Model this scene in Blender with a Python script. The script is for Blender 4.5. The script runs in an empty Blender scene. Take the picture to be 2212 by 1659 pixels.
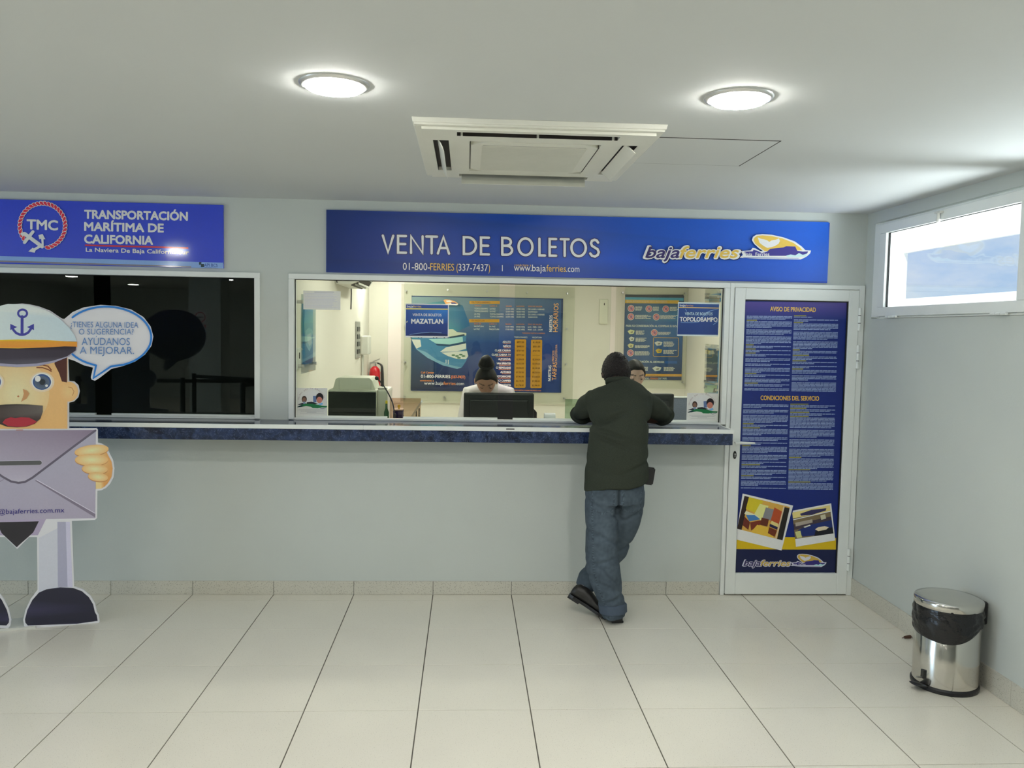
import bpy, bmesh, math, random
from mathutils import Vector, Matrix, noise
from mathutils.geometry import tessellate_polygon
random.seed(7)
C = bpy.context.scene.collection
PI = math.pi
# ------------------------------------------------------------------ camera
F, YAW, PITCH, ROLL = 1792.6423, 0.0549, -0.0656, 0.0181
CAM = Vector((0.6939, -5.2086, 1.6926))
_f = Vector((math.sin(YAW)*math.cos(PITCH), math.cos(YAW)*math.cos(PITCH), math.sin(PITCH)))
_r0 = Vector((math.cos(YAW), -math.sin(YAW), 0)); _u0 = _r0.cross(_f)
_r = _r0*math.cos(ROLL) + _u0*math.sin(ROLL)
_u = _u0*math.cos(ROLL) - _r0*math.sin(ROLL)
cd = bpy.data.cameras.new('camera'); cam = bpy.data.objects.new('camera', cd); C.objects.link(cam)
cd.sensor_width = 36; cd.lens = F/2212*36; cd.clip_start = .05; cd.clip_end = 200
cam.matrix_world = Matrix(((_r.x, _u.x, -_f.x, CAM.x), (_r.y, _u.y, -_f.y, CAM.y), (_r.z, _u.z, -_f.z, CAM.z), (0, 0, 0, 1)))
sc = bpy.context.scene; sc.camera = cam
sc.view_settings.view_transform = 'Standard'; sc.view_settings.look = 'None'
sc.view_settings.gamma = 1; sc.view_settings.use_curve_mapping = False
sc.view_settings.exposure = 0.0
try:
    sc.cycles.max_bounces = 10; sc.cycles.diffuse_bounces = 5; sc.cycles.glossy_bounces = 4
    sc.cycles.transparent_max_bounces = 16; sc.cycles.use_denoising = True
    sc.cycles.sample_clamp_indirect = 6; sc.cycles.caustics_reflective = False; sc.cycles.caustics_refractive = False
except Exception: pass
# ------------------------------------------------------------------ world, sun, area lights
w = bpy.data.worlds.new('sky'); sc.world = w; w.use_nodes = True
nt = w.node_tree; nt.nodes.clear()
def N(nt, t, **k):
    n = nt.nodes.new(t)
    for a, b in k.items(): setattr(n, a, b)
    return n
tc = N(nt, 'ShaderNodeTexCoord'); mp = N(nt, 'ShaderNodeMapping'); mp.inputs['Scale'].default_value = (1, 1, 2.5)
nz = N(nt, 'ShaderNodeTexNoise'); nz.inputs['Scale'].default_value = 5; nz.inputs['Detail'].default_value = 6; nz.inputs['Roughness'].default_value = .6
cr = N(nt, 'ShaderNodeValToRGB')
cr.color_ramp.elements[0].position = .40; cr.color_ramp.elements[0].color = (.56, .73, .95, 1)
cr.color_ramp.elements[1].position = .60; cr.color_ramp.elements[1].color = (.95, .98, 1.0, 1)
bgn = N(nt, 'ShaderNodeBackground'); bgn.inputs['Strength'].default_value = 1.0
wo = N(nt, 'ShaderNodeOutputWorld')
nt.links.new(tc.outputs['Generated'], mp.inputs['Vector']); nt.links.new(mp.outputs[0], nz.inputs['Vector'])
nt.links.new(nz.outputs['Fac'], cr.inputs[0]); nt.links.new(cr.outputs[0], bgn.inputs['Color']); nt.links.new(bgn.outputs[0], wo.inputs[0])
sun = bpy.data.lights.new('sun', 'SUN'); sun.energy = 9; sun.angle = .01; sun.color = (1, .96, .9)
so = bpy.data.objects.new('sun', sun); C.objects.link(so)
so.rotation_euler = Vector((-.45, -.25, .95)).to_track_quat('Z', 'Y').to_euler()
def area(name, loc, direction, sx, sy, power, color):
    l = bpy.data.lights.new(name, 'AREA'); l.shape = 'RECTANGLE'; l.size = sx; l.size_y = sy; l.energy = power; l.color = color
    o = bpy.data.objects.new(name, l); C.objects.link(o); o.location = loc
    o.rotation_euler = Vector(direction).to_track_quat('-Z', 'Z').to_euler(); return o
area('left_daylight_fill', (-7.9, -4.2, 1.2), (1, .25, 0), 3.4, 2.1, 105, (.48, .74, 1.0))  # added blue area lamp for daylight from an unseen opening on the left
area('courtyard_bounce_fill', (4.35, -1.7, 1.15), (-.78, 0, .62), 3.2, .7, 210, (.95, .98, 1.0))  # added upward lamp imitating sunlight bounced off the courtyard
LAMP, BOOTHLAMP = 132, 168
# ------------------------------------------------------------------ pixel rays to points on real planes
def ray(px, py): return _f + _r*((px-1106)/F) - _u*((py-829.5)/F)
def AY(px, py, y): d = ray(px, py); return CAM + d*((y-CAM.y)/d.y)
def AX(px, py, x): d = ray(px, py); return CAM + d*((x-CAM.x)/d.x)
def AZ(px, py, z): d = ray(px, py); return CAM + d*((z-CAM.z)/d.z)
# ------------------------------------------------------------------ materials
def lin(c):
    c = c/255.0
    return c/12.92 if c <= .04045 else ((c+.055)/1.055)**2.4
def L3(rgb, k=1.0): return tuple(min(.92, lin(v)*k) for v in rgb)
def setp(b, **k):
    for a, v in k.items():
        if a in b.inputs: b.inputs[a].default_value = v
def mat(name, rgb, rough=.5, metal=0, spec=.5, var=.05, vscale=8, bump=0, bscale=60, k=1.0, coat=0, raw=None, trans=0):
    m = bpy.data.materials.new(name); m.use_nodes = True; t = m.node_tree; b = t.nodes['Principled BSDF']
    col = raw if raw else L3(rgb, k)
    setp(b, **{'Roughness': rough, 'Metallic': metal, 'Specular IOR Level': spec, 'Coat Weight': coat, 'Coat Roughness': .05})
    tcn = N(t, 'ShaderNodeTexCoord'); nn = N(t, 'ShaderNodeTexNoise'); nn.inputs['Scale'].default_value = vscale; nn.inputs['Detail'].default_value = 4
    rp = N(t, 'ShaderNodeValToRGB'); e = rp.color_ramp.elements
    e[0].position = .3; e[1].position = .7
    e[0].color = tuple(max(0, c*(1-var)) for c in col)+(1,); e[1].color = tuple(min(1, c*(1+var)) for c in col)+(1,)
    t.links.new(tcn.outputs['Object'], nn.inputs['Vector']); t.links.new(nn.outputs['Fac'], rp.inputs[0]); t.links.new(rp.outputs[0], b.inputs['Base Color'])
    if bump:
        n2 = N(t, 'ShaderNodeTexNoise'); n2.inputs['Scale'].default_value = bscale; n2.inputs['Detail'].default_value = 3
        bp = N(t, 'ShaderNodeBump'); bp.inputs['Strength'].default_value = bump; bp.inputs['Distance'].default_value = .01
        t.links.new(tcn.outputs['Object'], n2.inputs['Vector']); t.links.new(n2.outputs['Fac'], bp.inputs['Height']); t.links.new(bp.outputs[0], b.inputs['Normal'])
    return m
def emit(name, col, s):
    m = bpy.data.materials.new(name); m.use_nodes = True; t = m.node_tree; b = t.nodes['Principled BSDF']
    setp(b, **{'Base Color': (.9, .9, .9, 1), 'Emission Color': tuple(col)+(1,), 'Emission Strength': s}); return m
def glass(name, tint, rough=0.0, ior=1.5):
    m = bpy.data.materials.new(name); m.use_nodes = True; t = m.node_tree; t.nodes.clear()
    tr = N(t, 'ShaderNodeBsdfTransparent'); tr.inputs[0].default_value = tuple(tint)+(1,)
    gl = N(t, 'ShaderNodeBsdfGlossy'); gl.inputs['Roughness'].default_value = rough
    fr = N(t, 'ShaderNodeFresnel'); ge = N(t, 'ShaderNodeNewGeometry'); mr = N(t, 'ShaderNodeMapRange')   # same index from both faces of the pane
    mr.inputs['To Min'].default_value = ior; mr.inputs['To Max'].default_value = 1/ior; t.links.new(ge.outputs['Backfacing'], mr.inputs[0]); t.links.new(mr.outputs[0], fr.inputs[0])
    mx = N(t, 'ShaderNodeMixShader'); o = N(t, 'ShaderNodeOutputMaterial')
    t.links.new(fr.outputs[0], mx.inputs[0]); t.links.new(tr.outputs[0], mx.inputs[1]); t.links.new(gl.outputs[0], mx.inputs[2]); t.links.new(mx.outputs[0], o.inputs[0])
    return m
def printmat(name, rough=.35, spec=.4, grain=.04, coat=0):
    m = bpy.data.materials.new(name); m.use_nodes = True; t = m.node_tree; b = t.nodes['Principled BSDF']
    setp(b, **{'Roughness': rough, 'Specular IOR Level': spec, 'Coat Weight': coat, 'Coat Roughness': .06})
    at = N(t, 'ShaderNodeAttribute', attribute_name='ink'); tcn = N(t, 'ShaderNodeTexCoord')
    nn = N(t, 'ShaderNodeTexNoise'); nn.inputs['Scale'].default_value = 90
    rp = N(t, 'ShaderNodeMapRange'); rp.inputs['To Min'].default_value = 1-grain; rp.inputs['To Max'].default_value = 1+grain
    mx = N(t, 'ShaderNodeVectorMath', operation='SCALE')
    t.links.new(tcn.outputs['Object'], nn.inputs['Vector']); t.links.new(nn.outputs['Fac'], rp.inputs[0]); t.links.new(at.outputs['Color'], mx.inputs[0])
    t.links.new(rp.outputs[0], mx.inputs['Scale']); t.links.new(mx.outputs[0], b.inputs['Base Color'])
    return m
def terrazzo(name, base, dark, scale=220, rough=.22, amt=.30):
    m = bpy.data.materials.new(name); m.use_nodes = True; t = m.node_tree; b = t.nodes['Principled BSDF']
    setp(b, **{'Roughness': rough, 'Specular IOR Level': .5})
    tcn = N(t, 'ShaderNodeNewGeometry')
    vo = N(t, 'ShaderNodeTexNoise'); vo.inputs['Scale'].default_value = scale; vo.inputs['Detail'].default_value = 2
    rp = N(t, 'ShaderNodeValToRGB'); e = rp.color_ramp.elements
    e[0].position = amt; e[0].color = tuple(dark)+(1,); e[1].position = amt+.07; e[1].color = tuple(base)+(1,)
    n2 = N(t, 'ShaderNodeTexNoise'); n2.inputs['Scale'].default_value = 2.2
    mr = N(t, 'ShaderNodeMapRange'); mr.inputs['To Min'].default_value = .94; mr.inputs['To Max'].default_value = 1.05
    mx = N(t, 'ShaderNodeVectorMath', operation='SCALE')
    for n in (vo, n2): t.links.new(tcn.outputs['Position'], n.inputs['Vector'])
    t.links.new(vo.outputs['Fac'], rp.inputs[0]); t.links.new(rp.outputs[0], mx.inputs[0]); t.links.new(n2.outputs['Fac'], mr.inputs[0]); t.links.new(mr.outputs[0], mx.inputs['Scale'])
    t.links.new(mx.outputs[0], b.inputs['Base Color']); return m
def marble(name):
    m = bpy.data.materials.new(name); m.use_nodes = True; t = m.node_tree; b = t.nodes['Principled BSDF']
    setp(b, **{'Roughness': .12, 'Specular IOR Level': .5})
    tcn = N(t, 'ShaderNodeTexCoord')
    n1 = N(t, 'ShaderNodeTexNoise'); n1.inputs['Scale'].default_value = 14; n1.inputs['Detail'].default_value = 8; n1.inputs['Distortion'].default_value = 1.2
    r1 = N(t, 'ShaderNodeValToRGB'); e = r1.color_ramp.elements
    e[0].position = .35; e[0].color = (.009, .014, .036, 1); e[1].position = .72; e[1].color = (.035, .062, .155, 1)
    n2 = N(t, 'ShaderNodeTexNoise'); n2.inputs['Scale'].default_value = 22; n2.inputs['Detail'].default_value = 9; n2.inputs['Distortion'].default_value = 2
    r2 = N(t, 'ShaderNodeValToRGB'); e = r2.color_ramp.elements
    e[0].position = .495; e[0].color = (0, 0, 0, 1); e[1].position = .505; e[1].color = (.13, .17, .28, 1)
    x = r2.color_ramp.elements.new(.515); x.color = (0, 0, 0, 1)
    ad = N(t, 'ShaderNodeVectorMath', operation='ADD')
    for n in (n1, n2): t.links.new(tcn.outputs['Object'], n.inputs['Vector'])
    t.links.new(n1.outputs['Fac'], r1.inputs[0]); t.links.new(n2.outputs['Fac'], r2.inputs[0]); t.links.new(r1.outputs[0], ad.inputs[0]); t.links.new(r2.outputs[0], ad.inputs[1])
    t.links.new(ad.outputs[0], b.inputs['Base Color']); return m
def paintmat(name, attr='paint', rough=.6, spec=.3, bump=0, bscale=300, sss=0):
    m = printmat(name, rough, spec, .05); t = m.node_tree
    for n in t.nodes:
        if n.type == 'ATTRIBUTE': n.attribute_name = attr
    if bump:
        b = t.nodes['Principled BSDF']; n2 = N(t, 'ShaderNodeTexNoise'); n2.inputs['Scale'].default_value = bscale
        bp = N(t, 'ShaderNodeBump'); bp.inputs['Strength'].default_value = bump; bp.inputs['Distance'].default_value = .004
        tcn = N(t, 'ShaderNodeTexCoord'); t.links.new(tcn.outputs['Object'], n2.inputs['Vector']); t.links.new(n2.outputs['Fac'], bp.inputs['Height']); t.links.new(bp.outputs[0], b.inputs['Normal'])
    return m
M = dict(
 wall=mat('wall_paint', None, .75, spec=.25, var=.02, vscale=1.5, bump=.06, bscale=90, raw=(.60, .638, .612)),
 ceil=mat('ceiling_paint', None, .8, spec=.2, var=.012, vscale=1.2, bump=.03, raw=(.63, .65, .645)),
 booth=mat('booth_paint', None, .8, spec=.2, var=.02, vscale=1.2, raw=(.76, .735, .66)),
 tile=terrazzo('floor_terrazzo_tile', (.86, .82, .72), (.62, .58, .50)),
 btile=terrazzo('baseboard_terrazzo', (.64, .62, .54), (.30, .28, .23), 210, .4, .325),
 grout=mat('grout', None, .9, raw=(.13, .12, .10), var=.2),
 alu=mat('white_lacquered_aluminium', None, .28, spec=.5, var=.015, raw=(.85, .88, .86)),
 gasket=mat('black_rubber_gasket', None, .6, raw=(.012, .012, .012)),
 marble=marble('blue_marble_laminate'),
 dark=mat('unlit_office_paint', None, .9, raw=(.03, .035, .03)),  # near-black colour carries the darkness of the unlit office
 steel=mat('brushed_steel', None, .3, 1, raw=(.6, .6, .6), vscale=40),
 chrome=mat('polished_steel', None, .14, 1, raw=(.66, .64, .60), var=.04, vscale=3, bump=.03, bscale=4),
 black=mat('black_plastic', None, .35, raw=(.012, .012, .014), var=.1),
 bag=mat('black_bin_liner', None, .22, raw=(.008, .008, .01), bump=.8, bscale=28),
 white=mat('white_plastic', None, .35, raw=(.75, .75, .70), var=.02),
 beige=mat('beige_plastic', None, .4, raw=(.70, .70, .58), var=.02),
 acplastic=mat('ivory_plastic', None, .4, raw=(.76, .76, .68), var=.02),
 filt=mat('grey_air_filter', None, .8, raw=(.55, .54, .50), var=.1, vscale=20),
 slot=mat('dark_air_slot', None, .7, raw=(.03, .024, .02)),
 paper=mat('white_paper', None, .8, raw=(.8, .8, .84), var=.02),
 red=mat('red_enamel', None, .25, raw=(.55, .01, .02), var=.05, coat=.3),
 desk=mat('grey_laminate', None, .5, raw=(.45, .44, .40)),
 fabricgrey=mat('blue_grey_fabric', None, .9, raw=(.16, .19, .26), var=.15, vscale=120),
 bluebox=mat('blue_card', None, .5, raw=(.02, .025, .22)),
 glassc=glass('clear_window_glass', (.93, .965, .925), ior=1.28),
 glassd=glass('office_window_glass', (.85, .92, .88), ior=1.42),
 glassw=glass('dusty_window_glass', (.93, .96, .97)),
 acryl=glass('clear_acrylic', (.95, .96, .93)),
 acbrown=glass('smoked_acrylic', (.80, .70, .62)),
 acgreen=glass('green_tinted_glass', (.70, .80, .72)),
 outwall=mat('sunlit_white_render', None, .9, raw=(.85, .86, .86), var=.02),
 ground=mat('courtyard_concrete', None, .9, raw=(.6, .6, .56), var=.1),
 ink=printmat('printed_vinyl', .30, .45),
 inkgloss=printmat('glossy_printed_panel', .07, .6),
 inksatin=printmat('satin_printed_panel', .33, .5),
 sheet=printmat('translucent_printed_sheet', .6, .3),
 inkmatte=printmat('matte_printed_paper', .6, .3),
)
_t = M['sheet'].node_tree; _b = _t.nodes['Principled BSDF']; _tl = N(_t, 'ShaderNodeBsdfTranslucent'); _mx = N(_t, 'ShaderNodeMixShader'); _mx.inputs[0].default_value = .45
_o = [n for n in _t.nodes if n.type == 'OUTPUT_MATERIAL'][0]; _v = [n for n in _t.nodes if n.type == 'VECT_MATH'][0]
_t.links.new(_v.outputs[0], _tl.inputs['Color']); _t.links.new(_b.outputs[0], _mx.inputs[1]); _t.links.new(_tl.outputs[0], _mx.inputs[2]); _t.links.new(_mx.outputs[0], _o.inputs[0])
# ------------------------------------------------------------------ objects
def tag(o, label=None, cat=None, group=None, kind=None):
    for k, v in (('label', label), ('category', cat), ('group', group), ('kind', kind)):
        if v: o[k] = v
    return o
def thing(name, label, cat, loc=(0, 0, 0), group=None, kind=None):
    o = bpy.data.objects.new(name, None); C.objects.link(o); o.location = loc; o.empty_display_size = .05
    return tag(o, label, cat, group, kind)
def wloc(o):
    p = Vector((0, 0, 0))
    while o: p = p + Vector(o.location); o = o.parent
    return p
def link(name, me, m, parent=None, loc=None, smooth=False):
    """mesh given in world coordinates; re-origined to its parent (or loc)"""
    if m is not None and not me.materials: me.materials.append(m)
    o = bpy.data.objects.new(name, me); C.objects.link(o)
    base = wloc(parent) if parent else Vector((0, 0, 0))
    org = Vector(loc) if loc is not None else base
    if org.length > 0: me.transform(Matrix.Translation(-org))
    if parent: o.parent = parent
    o.location = org-base
    if smooth: me.shade_smooth()
    return o
def bmlink(name, bm, m, parent=None, loc=None, smooth=False, bevel=0, seg=1):
    if bevel: bmesh.ops.bevel(bm, geom=list(bm.edges), offset=bevel, segments=seg, affect='EDGES', profile=.6, clamp_overlap=True)
    me = bpy.data.meshes.new(name); bm.to_mesh(me); bm.free()
    return link(name, me, m, parent, loc, smooth)
def abox(bm, x0, x1, y0, y1, z0, z1):
    if x0 > x1: x0, x1 = x1, x0
    if y0 > y1: y0, y1 = y1, y0
    if z0 > z1: z0, z1 = z1, z0
    v = [bm.verts.new(p) for p in ((x0, y0, z0), (x1, y0, z0), (x1, y1, z0), (x0, y1, z0), (x0, y0, z1), (x1, y0, z1), (x1, y1, z1), (x0, y1, z1))]
    for f in ((0, 3, 2, 1), (4, 5, 6, 7), (0, 1, 5, 4), (1, 2, 6, 5), (2, 3, 7, 6), (3, 0, 4, 7)): bm.faces.new([v[i] for i in f])
def box(name, m, parent, *bs, bevel=0, loc=None, seg=1):
    bm = bmesh.new()
    for b in bs: abox(bm, *b)
    return bmlink(name, bm, m, parent, loc, bevel=bevel, seg=seg)
def prism(bm, pts, dvec):
    """pts: 3D polygon loop, extruded by dvec"""
    a = [bm.verts.new(p) for p in pts]; b = [bm.verts.new(Vector(p)+Vector(dvec)) for p in pts]
    n = len(a)
    bm.faces.new(a); bm.faces.new(b[::-1])
    for i in range(n): bm.faces.new((a[(i+1) % n], a[i], b[i], b[(i+1) % n]))
    bmesh.ops.recalc_face_normals(bm, faces=bm.faces)
def tube(bm, pts, radii, seg=16, side=(1, 0, 0), round_ends=True, p=1.0):
    """lofted tube along pts with elliptical sections (a along side, b across)"""
    P = [Vector(q) for q in pts]; R = [(r, r) if isinstance(r, (int, float)) else r for r in radii]
    if round_ends:
        t0 = (P[0]-P[1]).normalized(); t1 = (P[-1]-P[-2]).normalized(); r0, r1 = min(R[0]), min(R[-1])
        A, B_ = P[0], P[-1]; ra, rb = R[0], R[-1]
        pre = [(A+t0*r0*s, (ra[0]*c, ra[1]*c)) for s, c in ((.97, .25), (.8, .6), (.45, .89))]
        post = [(B_+t1*r1*s, (rb[0]*c, rb[1]*c)) for s, c in ((.45, .89), (.8, .6), (.97, .25))]
        P = [q for q, _ in pre]+P+[q for q, _ in post]; R = [r for _, r in pre]+R+[r for _, r in post]
    S = Vector(side); rings = []
    for i, q in enumerate(P):
        t = (P[min(i+1, len(P)-1)]-P[max(i-1, 0)]).normalized()
        s = (S-t*S.dot(t))
        if s.length < .05: s = Vector((0, 1, 0)).cross(t) if abs(t.y) < .9 else Vector((0, 0, 1)).cross(t)
        s.normalize(); o = t.cross(s)
        rings.append([bm.verts.new(q+s*(R[i][0]*math.cos(a))+o*(R[i][1]*math.sin(a))) for a in [2*PI*k/seg for k in range(seg)]])
    for a, b in zip(rings, rings[1:]):
        for k in range(seg): bm.faces.new((a[k], a[(k+1) % seg], b[(k+1) % seg], b[k]))
    bm.faces.new(rings[0][::-1]); bm.faces.new(rings[-1])
def tubeobj(name, m, parent, pts, radii, seg=12, smooth=True, **k):
    bm = bmesh.new(); tube(bm, pts, radii, seg, **k); return bmlink(name, bm, m, parent, smooth=smooth)
def cyl(bm, p0, p1, r0, r1=None, seg=24, side=(1, 0, 0)):
    tube(bm, [p0, p1], [r0, r1 if r1 is not None else r0], seg, side, round_ends=False)
def smoothcurve(pts, n=6):
    P = [Vector(p) for p in pts]; out = []
    for i in range(len(P)-1):
        a, b, c, d = P[max(i-1, 0)], P[i], P[i+1], P[min(i+2, len(P)-1)]
        for k in range(n):
            t = k/n; out.append(.5*((2*b)+(c-a)*t+(2*a-5*b+4*c-d)*t*t+(3*b-a-3*c+d)*t**3))
    out.append(P[-1]); return out
def evalmesh(bm, mods):
    me = bpy.data.meshes.new('tmp'); bm.to_mesh(me); bm.free()
    o = bpy.data.objects.new('tmp', me); C.objects.link(o)
    for t, kw in mods:
        md = o.modifiers.new('m', t)
        for a, v in kw.items(): setattr(md, a, v)
    dg = bpy.context.evaluated_depsgraph_get(); dg.update()
    r = bpy.data.meshes.new_from_object(o.evaluated_get(dg)); bpy.data.objects.remove(o); bpy.data.meshes.remove(me)
    return r
def paint(me, fn, attr='paint'):
    a = me.attributes.new(attr, 'FLOAT_COLOR', 'POINT')
    for i, v in enumerate(me.vertices):
        c = fn(v.co); a.data[i].color = (c[0], c[1], c[2], 1)
# ------------------------------------------------------------------ print: flat artwork in stacked ink layers on a board
_tc = {}
def glyphs(s, bold=0.0, shear=0.0, space=1.0):
    k = (s, bold, shear, space)
    if k not in _tc:
        cu = bpy.data.curves.new('t', 'FONT'); cu.body = s; cu.size = 1; cu.offset = bold; cu.shear = shear; cu.space_character = space
        cu.resolution_u = 3; cu.fill_mode = 'FRONT' if hasattr(cu, 'fill_mode') else cu.fill_mode
        o = bpy.data.objects.new('t', cu); C.objects.link(o)
        dg = bpy.context.evaluated_depsgraph_get(); dg.update()
        me = bpy.data.meshes.new_from_object(o.evaluated_get(dg)); bpy.data.objects.remove(o)
        vs = [(v.co.x, v.co.y) for v in me.vertices]; fs = [tuple(p.vertices) for p in me.polygons]; bpy.data.meshes.remove(me)
        xs = [v[0] for v in vs] or [0, 1]
        _tc[k] = (vs, fs, min(xs), max(xs))
    return _tc[k]
CAP = None
def capheight():
    global CAP
    if CAP is None:
        vs, fs, a, b = glyphs('H'); CAP = max(v[1] for v in vs)
    return CAP
class Art:
    def __init__(s, O, Nrm, lift=.0004, step=.00007, k=1.5):
        s.O = Vector(O); s.N = Vector(Nrm).normalized(); s.lift = lift; s.step = step; s.k = k; s.auto = None; s.reset()
    def reset(s): s.v = []; s.f = []; s.c = []
    def p(s, px, py):
        d = ray(px, py); t = (s.O-CAM).dot(s.N)/d.dot(s.N); return CAM+d*t
    def col(s, c): return tuple(min(.9, lin(x)*s.k) for x in c)
    def raw(s, P, faces, cols):
        b = len(s.v); off = s.N*s.lift; s.lift += s.step
        s.v += [q+off for q in P]; s.f += [tuple(b+i for i in f) for f in faces]
        s.c += cols
    def poly(s, pts, c, cols=None):
        P = [s.p(*q) for q in pts]
        tr = tessellate_polygon([P])
        s.raw(P, [tuple(t) for t in tr], [s.col(x) for x in cols] if cols else [s.col(c)]*len(P))
    def rect(s, x0, y0, x1, y1, c, cb=None):
        s.poly([(x0, y0), (x1, y0), (x1, y1), (x0, y1)], c, [c, c, cb, cb] if cb else None)
    def quads(s, rects, c):
        P = []; Fc = []
        for x0, y0, x1, y1 in rects:
            b = len(P); P += [s.p(x0, y0), s.p(x1, y0), s.p(x1, y1), s.p(x0, y1)]; Fc.append((b, b+1, b+2, b+3))
        if P: s.raw(P, Fc, [s.col(c)]*len(P))
    def ell(s, cx, cy, rx, ry, c, cb=None, a0=0, a1=2*PI, n=28, rot=0):
        P = [s.p(cx, cy)]; cs = [s.col(cb or c)]
        for i in range(n+1):
            a = a0+(a1-a0)*i/n; x, y = rx*math.cos(a), ry*math.sin(a)
            P.append(s.p(cx+x*math.cos(rot)-y*math.sin(rot), cy+x*math.sin(rot)+y*math.cos(rot))); cs.append(s.col(c))
        s.raw(P, [(0, i+1, i+2) for i in range(n)], cs)
    def line(s, pts, wd, c, closed=False, caps=True):
        """stroked polyline, width in photo pixels"""
        Q = [Vector(pts[0])]
        for q in pts[1:]:
            if (Vector(q)-Q[-1]).length > 1e-4: Q.append(Vector(q))
        if (Q[0]-Q[-1]).length < 1e-3 and len(Q) > 3: Q.pop(); closed = True
        n = len(Q); A_, B_ = [], []
        for i in range(n):
            d0 = (Q[i]-Q[i-1]) if (i or closed) else (Q[1]-Q[0]); d1 = (Q[(i+1) % n]-Q[i]) if (i < n-1 or closed) else (Q[i]-Q[i-1])
            d0.normalize(); d1.normalize(); n0 = Vector((-d0.y, d0.x)); n1 = Vector((-d1.y, d1.x)); m = n0+n1
            m = n0 if m.length < .2 else m.normalized()
            L = min(1.9, 1/max(.3, m.dot(n0)))*wd/2; A_.append(Q[i]+m*L); B_.append(Q[i]-m*L)
        P = [s.p(*q) for q in A_]+[s.p(*q) for q in B_]
        Fc = [(i, (i+1) % n, n+(i+1) % n, n+i) for i in range(n if closed else n-1)]
        s.raw(P, Fc, [s.col(c)]*len(P))
        if caps and not closed:
            for e in (0, n-1):
                P = [s.p(Q[e].x+wd/2*math.cos(a), Q[e].y+wd/2*math.sin(a)) for a in [k*PI/6 for k in range(12)]]; s.raw(P, [tuple(range(12))], [s.col(c)]*12)
    def text(s, t, x0, y0, x1, y1, h, c, bold=0.0, shear=0.0, up=None, space=1.0, xref=None):
        if s.auto and s.v: s.build('printed_background', *s.auto)
        vs, fs, a, b = glyphs(t, 0, shear, space)
        if not fs: return
        A = s.p(x0, y0); B_ = s.p(x1, y1); ux = (B_-A)/max(1e-6, b-a)
        up = up or (0, -1); ch = capheight()
        uy = (s.p(x0+up[0]*h, y0+up[1]*h)-A)/ch
        st = [(0, 0)]
        if bold > 0: q = 12 if bold > .05 else 8 if bold > .012 else 4; st += [(bold*.9*math.cos(2*PI*i/q+.4), bold*.9*math.sin(2*PI*i/q+.4)) for i in range(q)]   # heavier weight: the same letters set slightly apart
        hx = ux.normalized()*uy.length; V = []; Fc = []
        for dx, dy in st:
            b0 = len(V); lf = s.N*(.00004*(b0 and b0/len(vs))); V += [A+ux*(x-a)+uy*(y+dy)+hx*dx+lf for x, y in vs]; Fc += [tuple(b0+i for i in f) for f in fs]
        s.raw(V, Fc, [s.col(c)]*len(V))
        s.lift += .00004*len(st)
        if s.auto: s.build('lettering', *s.auto)
    def build(s, name, parent, m, label=None):
        me = bpy.data.meshes.new(name); me.from_pydata([tuple(v) for v in s.v], [], s.f); me.update()
        at = me.attributes.new('ink', 'FLOAT_COLOR', 'POINT')
        for i, c in enumerate(s.c): at.data[i].color = (c[0], c[1], c[2], 1)
        o = link(name, me, m, parent)
        if label: o['label'] = label
        s.reset(); return o
def inkboard(name, parent, m, bs, c, k=1.5, bevel=0, loc=None):
    """board (boxes) with one ink colour"""
    bm = bmesh.new()
    for b in bs: abox(bm, *b)
    if bevel: bmesh.ops.bevel(bm, geom=list(bm.edges), offset=bevel, segments=1, affect='EDGES')
    me = bpy.data.meshes.new(name); bm.to_mesh(me); bm.free()
    at = me.attributes.new('ink', 'FLOAT_COLOR', 'POINT'); cc = tuple(min(.9, lin(x)*k) for x in c)
    for i in range(len(me.vertices)): at.data[i].color = cc+(1,)
    return link(name, me, m, parent, loc)
# ================================================================== STRUCTURE
H = 2.465
XR, XL, YB = 3.23, -8.0, -14.0
BK = 4.30           # back wall of the ticket office
def S(o, label=None, cat=None): return tag(o, label, cat, None, 'structure')
# floor: slab of grout with single tiles let into it
TS, OFF = 0.5, 0.1159
fl = thing('floor', 'polished off-white terrazzo tile floor with dark grout lines', 'floor', (0, 0, 0), kind='structure')
box('grout_bed', M['grout'], fl, (XL-.2, 3.45, YB-.2, 4.5, -.15, -.004))
box('courtyard_paving', M['ground'], fl, (3.45, 9, YB, 6, -.15, -.01))
def tilemesh(w, d):
    bm = bmesh.new(); abox(bm, -w/2, w/2, -d/2, d/2, -.010, 0)
    top = [e for e in bm.edges if all(abs(v.co.z) < 1e-6 for v in e.verts)]
    bmesh.ops.bevel(bm, geom=top, offset=.0006, segments=1, affect='EDGES')
    me = bpy.data.meshes.new('tile'); bm.to_mesh(me); bm.free(); me.materials.append(M['tile']); return me
GX, GY = .0052, .0036
tmesh = {}
rest = bmesh.new()
rows = [(-OFF, 0.0)]+[(-OFF-TS*(n+1), -OFF-TS*n) for n in range(28)]
for k in range(-17, 7):
    x0, x1 = k*TS, min((k+1)*TS, XR)
    for j, (y0, y1) in enumerate(rows):
        w_, d_ = x1-x0-GX, y1-y0-GY
        if k >= -6 and y0 > -4.7:
            key = (round(w_, 3), round(d_, 3))
            if key not in tmesh: tmesh[key] = tilemesh(w_, d_)
            o = bpy.data.objects.new('tile', tmesh[key]); C.objects.link(o); o.parent = fl
            o.location = ((x0+x1)/2, (y0+y1)/2, random.uniform(-.0004, 0))
        else: abox(rest, x0+GX/2, x1-GX/2, y0+GY/2, y1-GY/2, -.01, 0)
for k in range(-10, 7):
    for j in range(9): abox(rest, k*TS+GX/2, min((k+1)*TS, XR)-GX/2, .12+j*TS, .12+(j+1)*TS-GY, -.01, 0)
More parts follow.
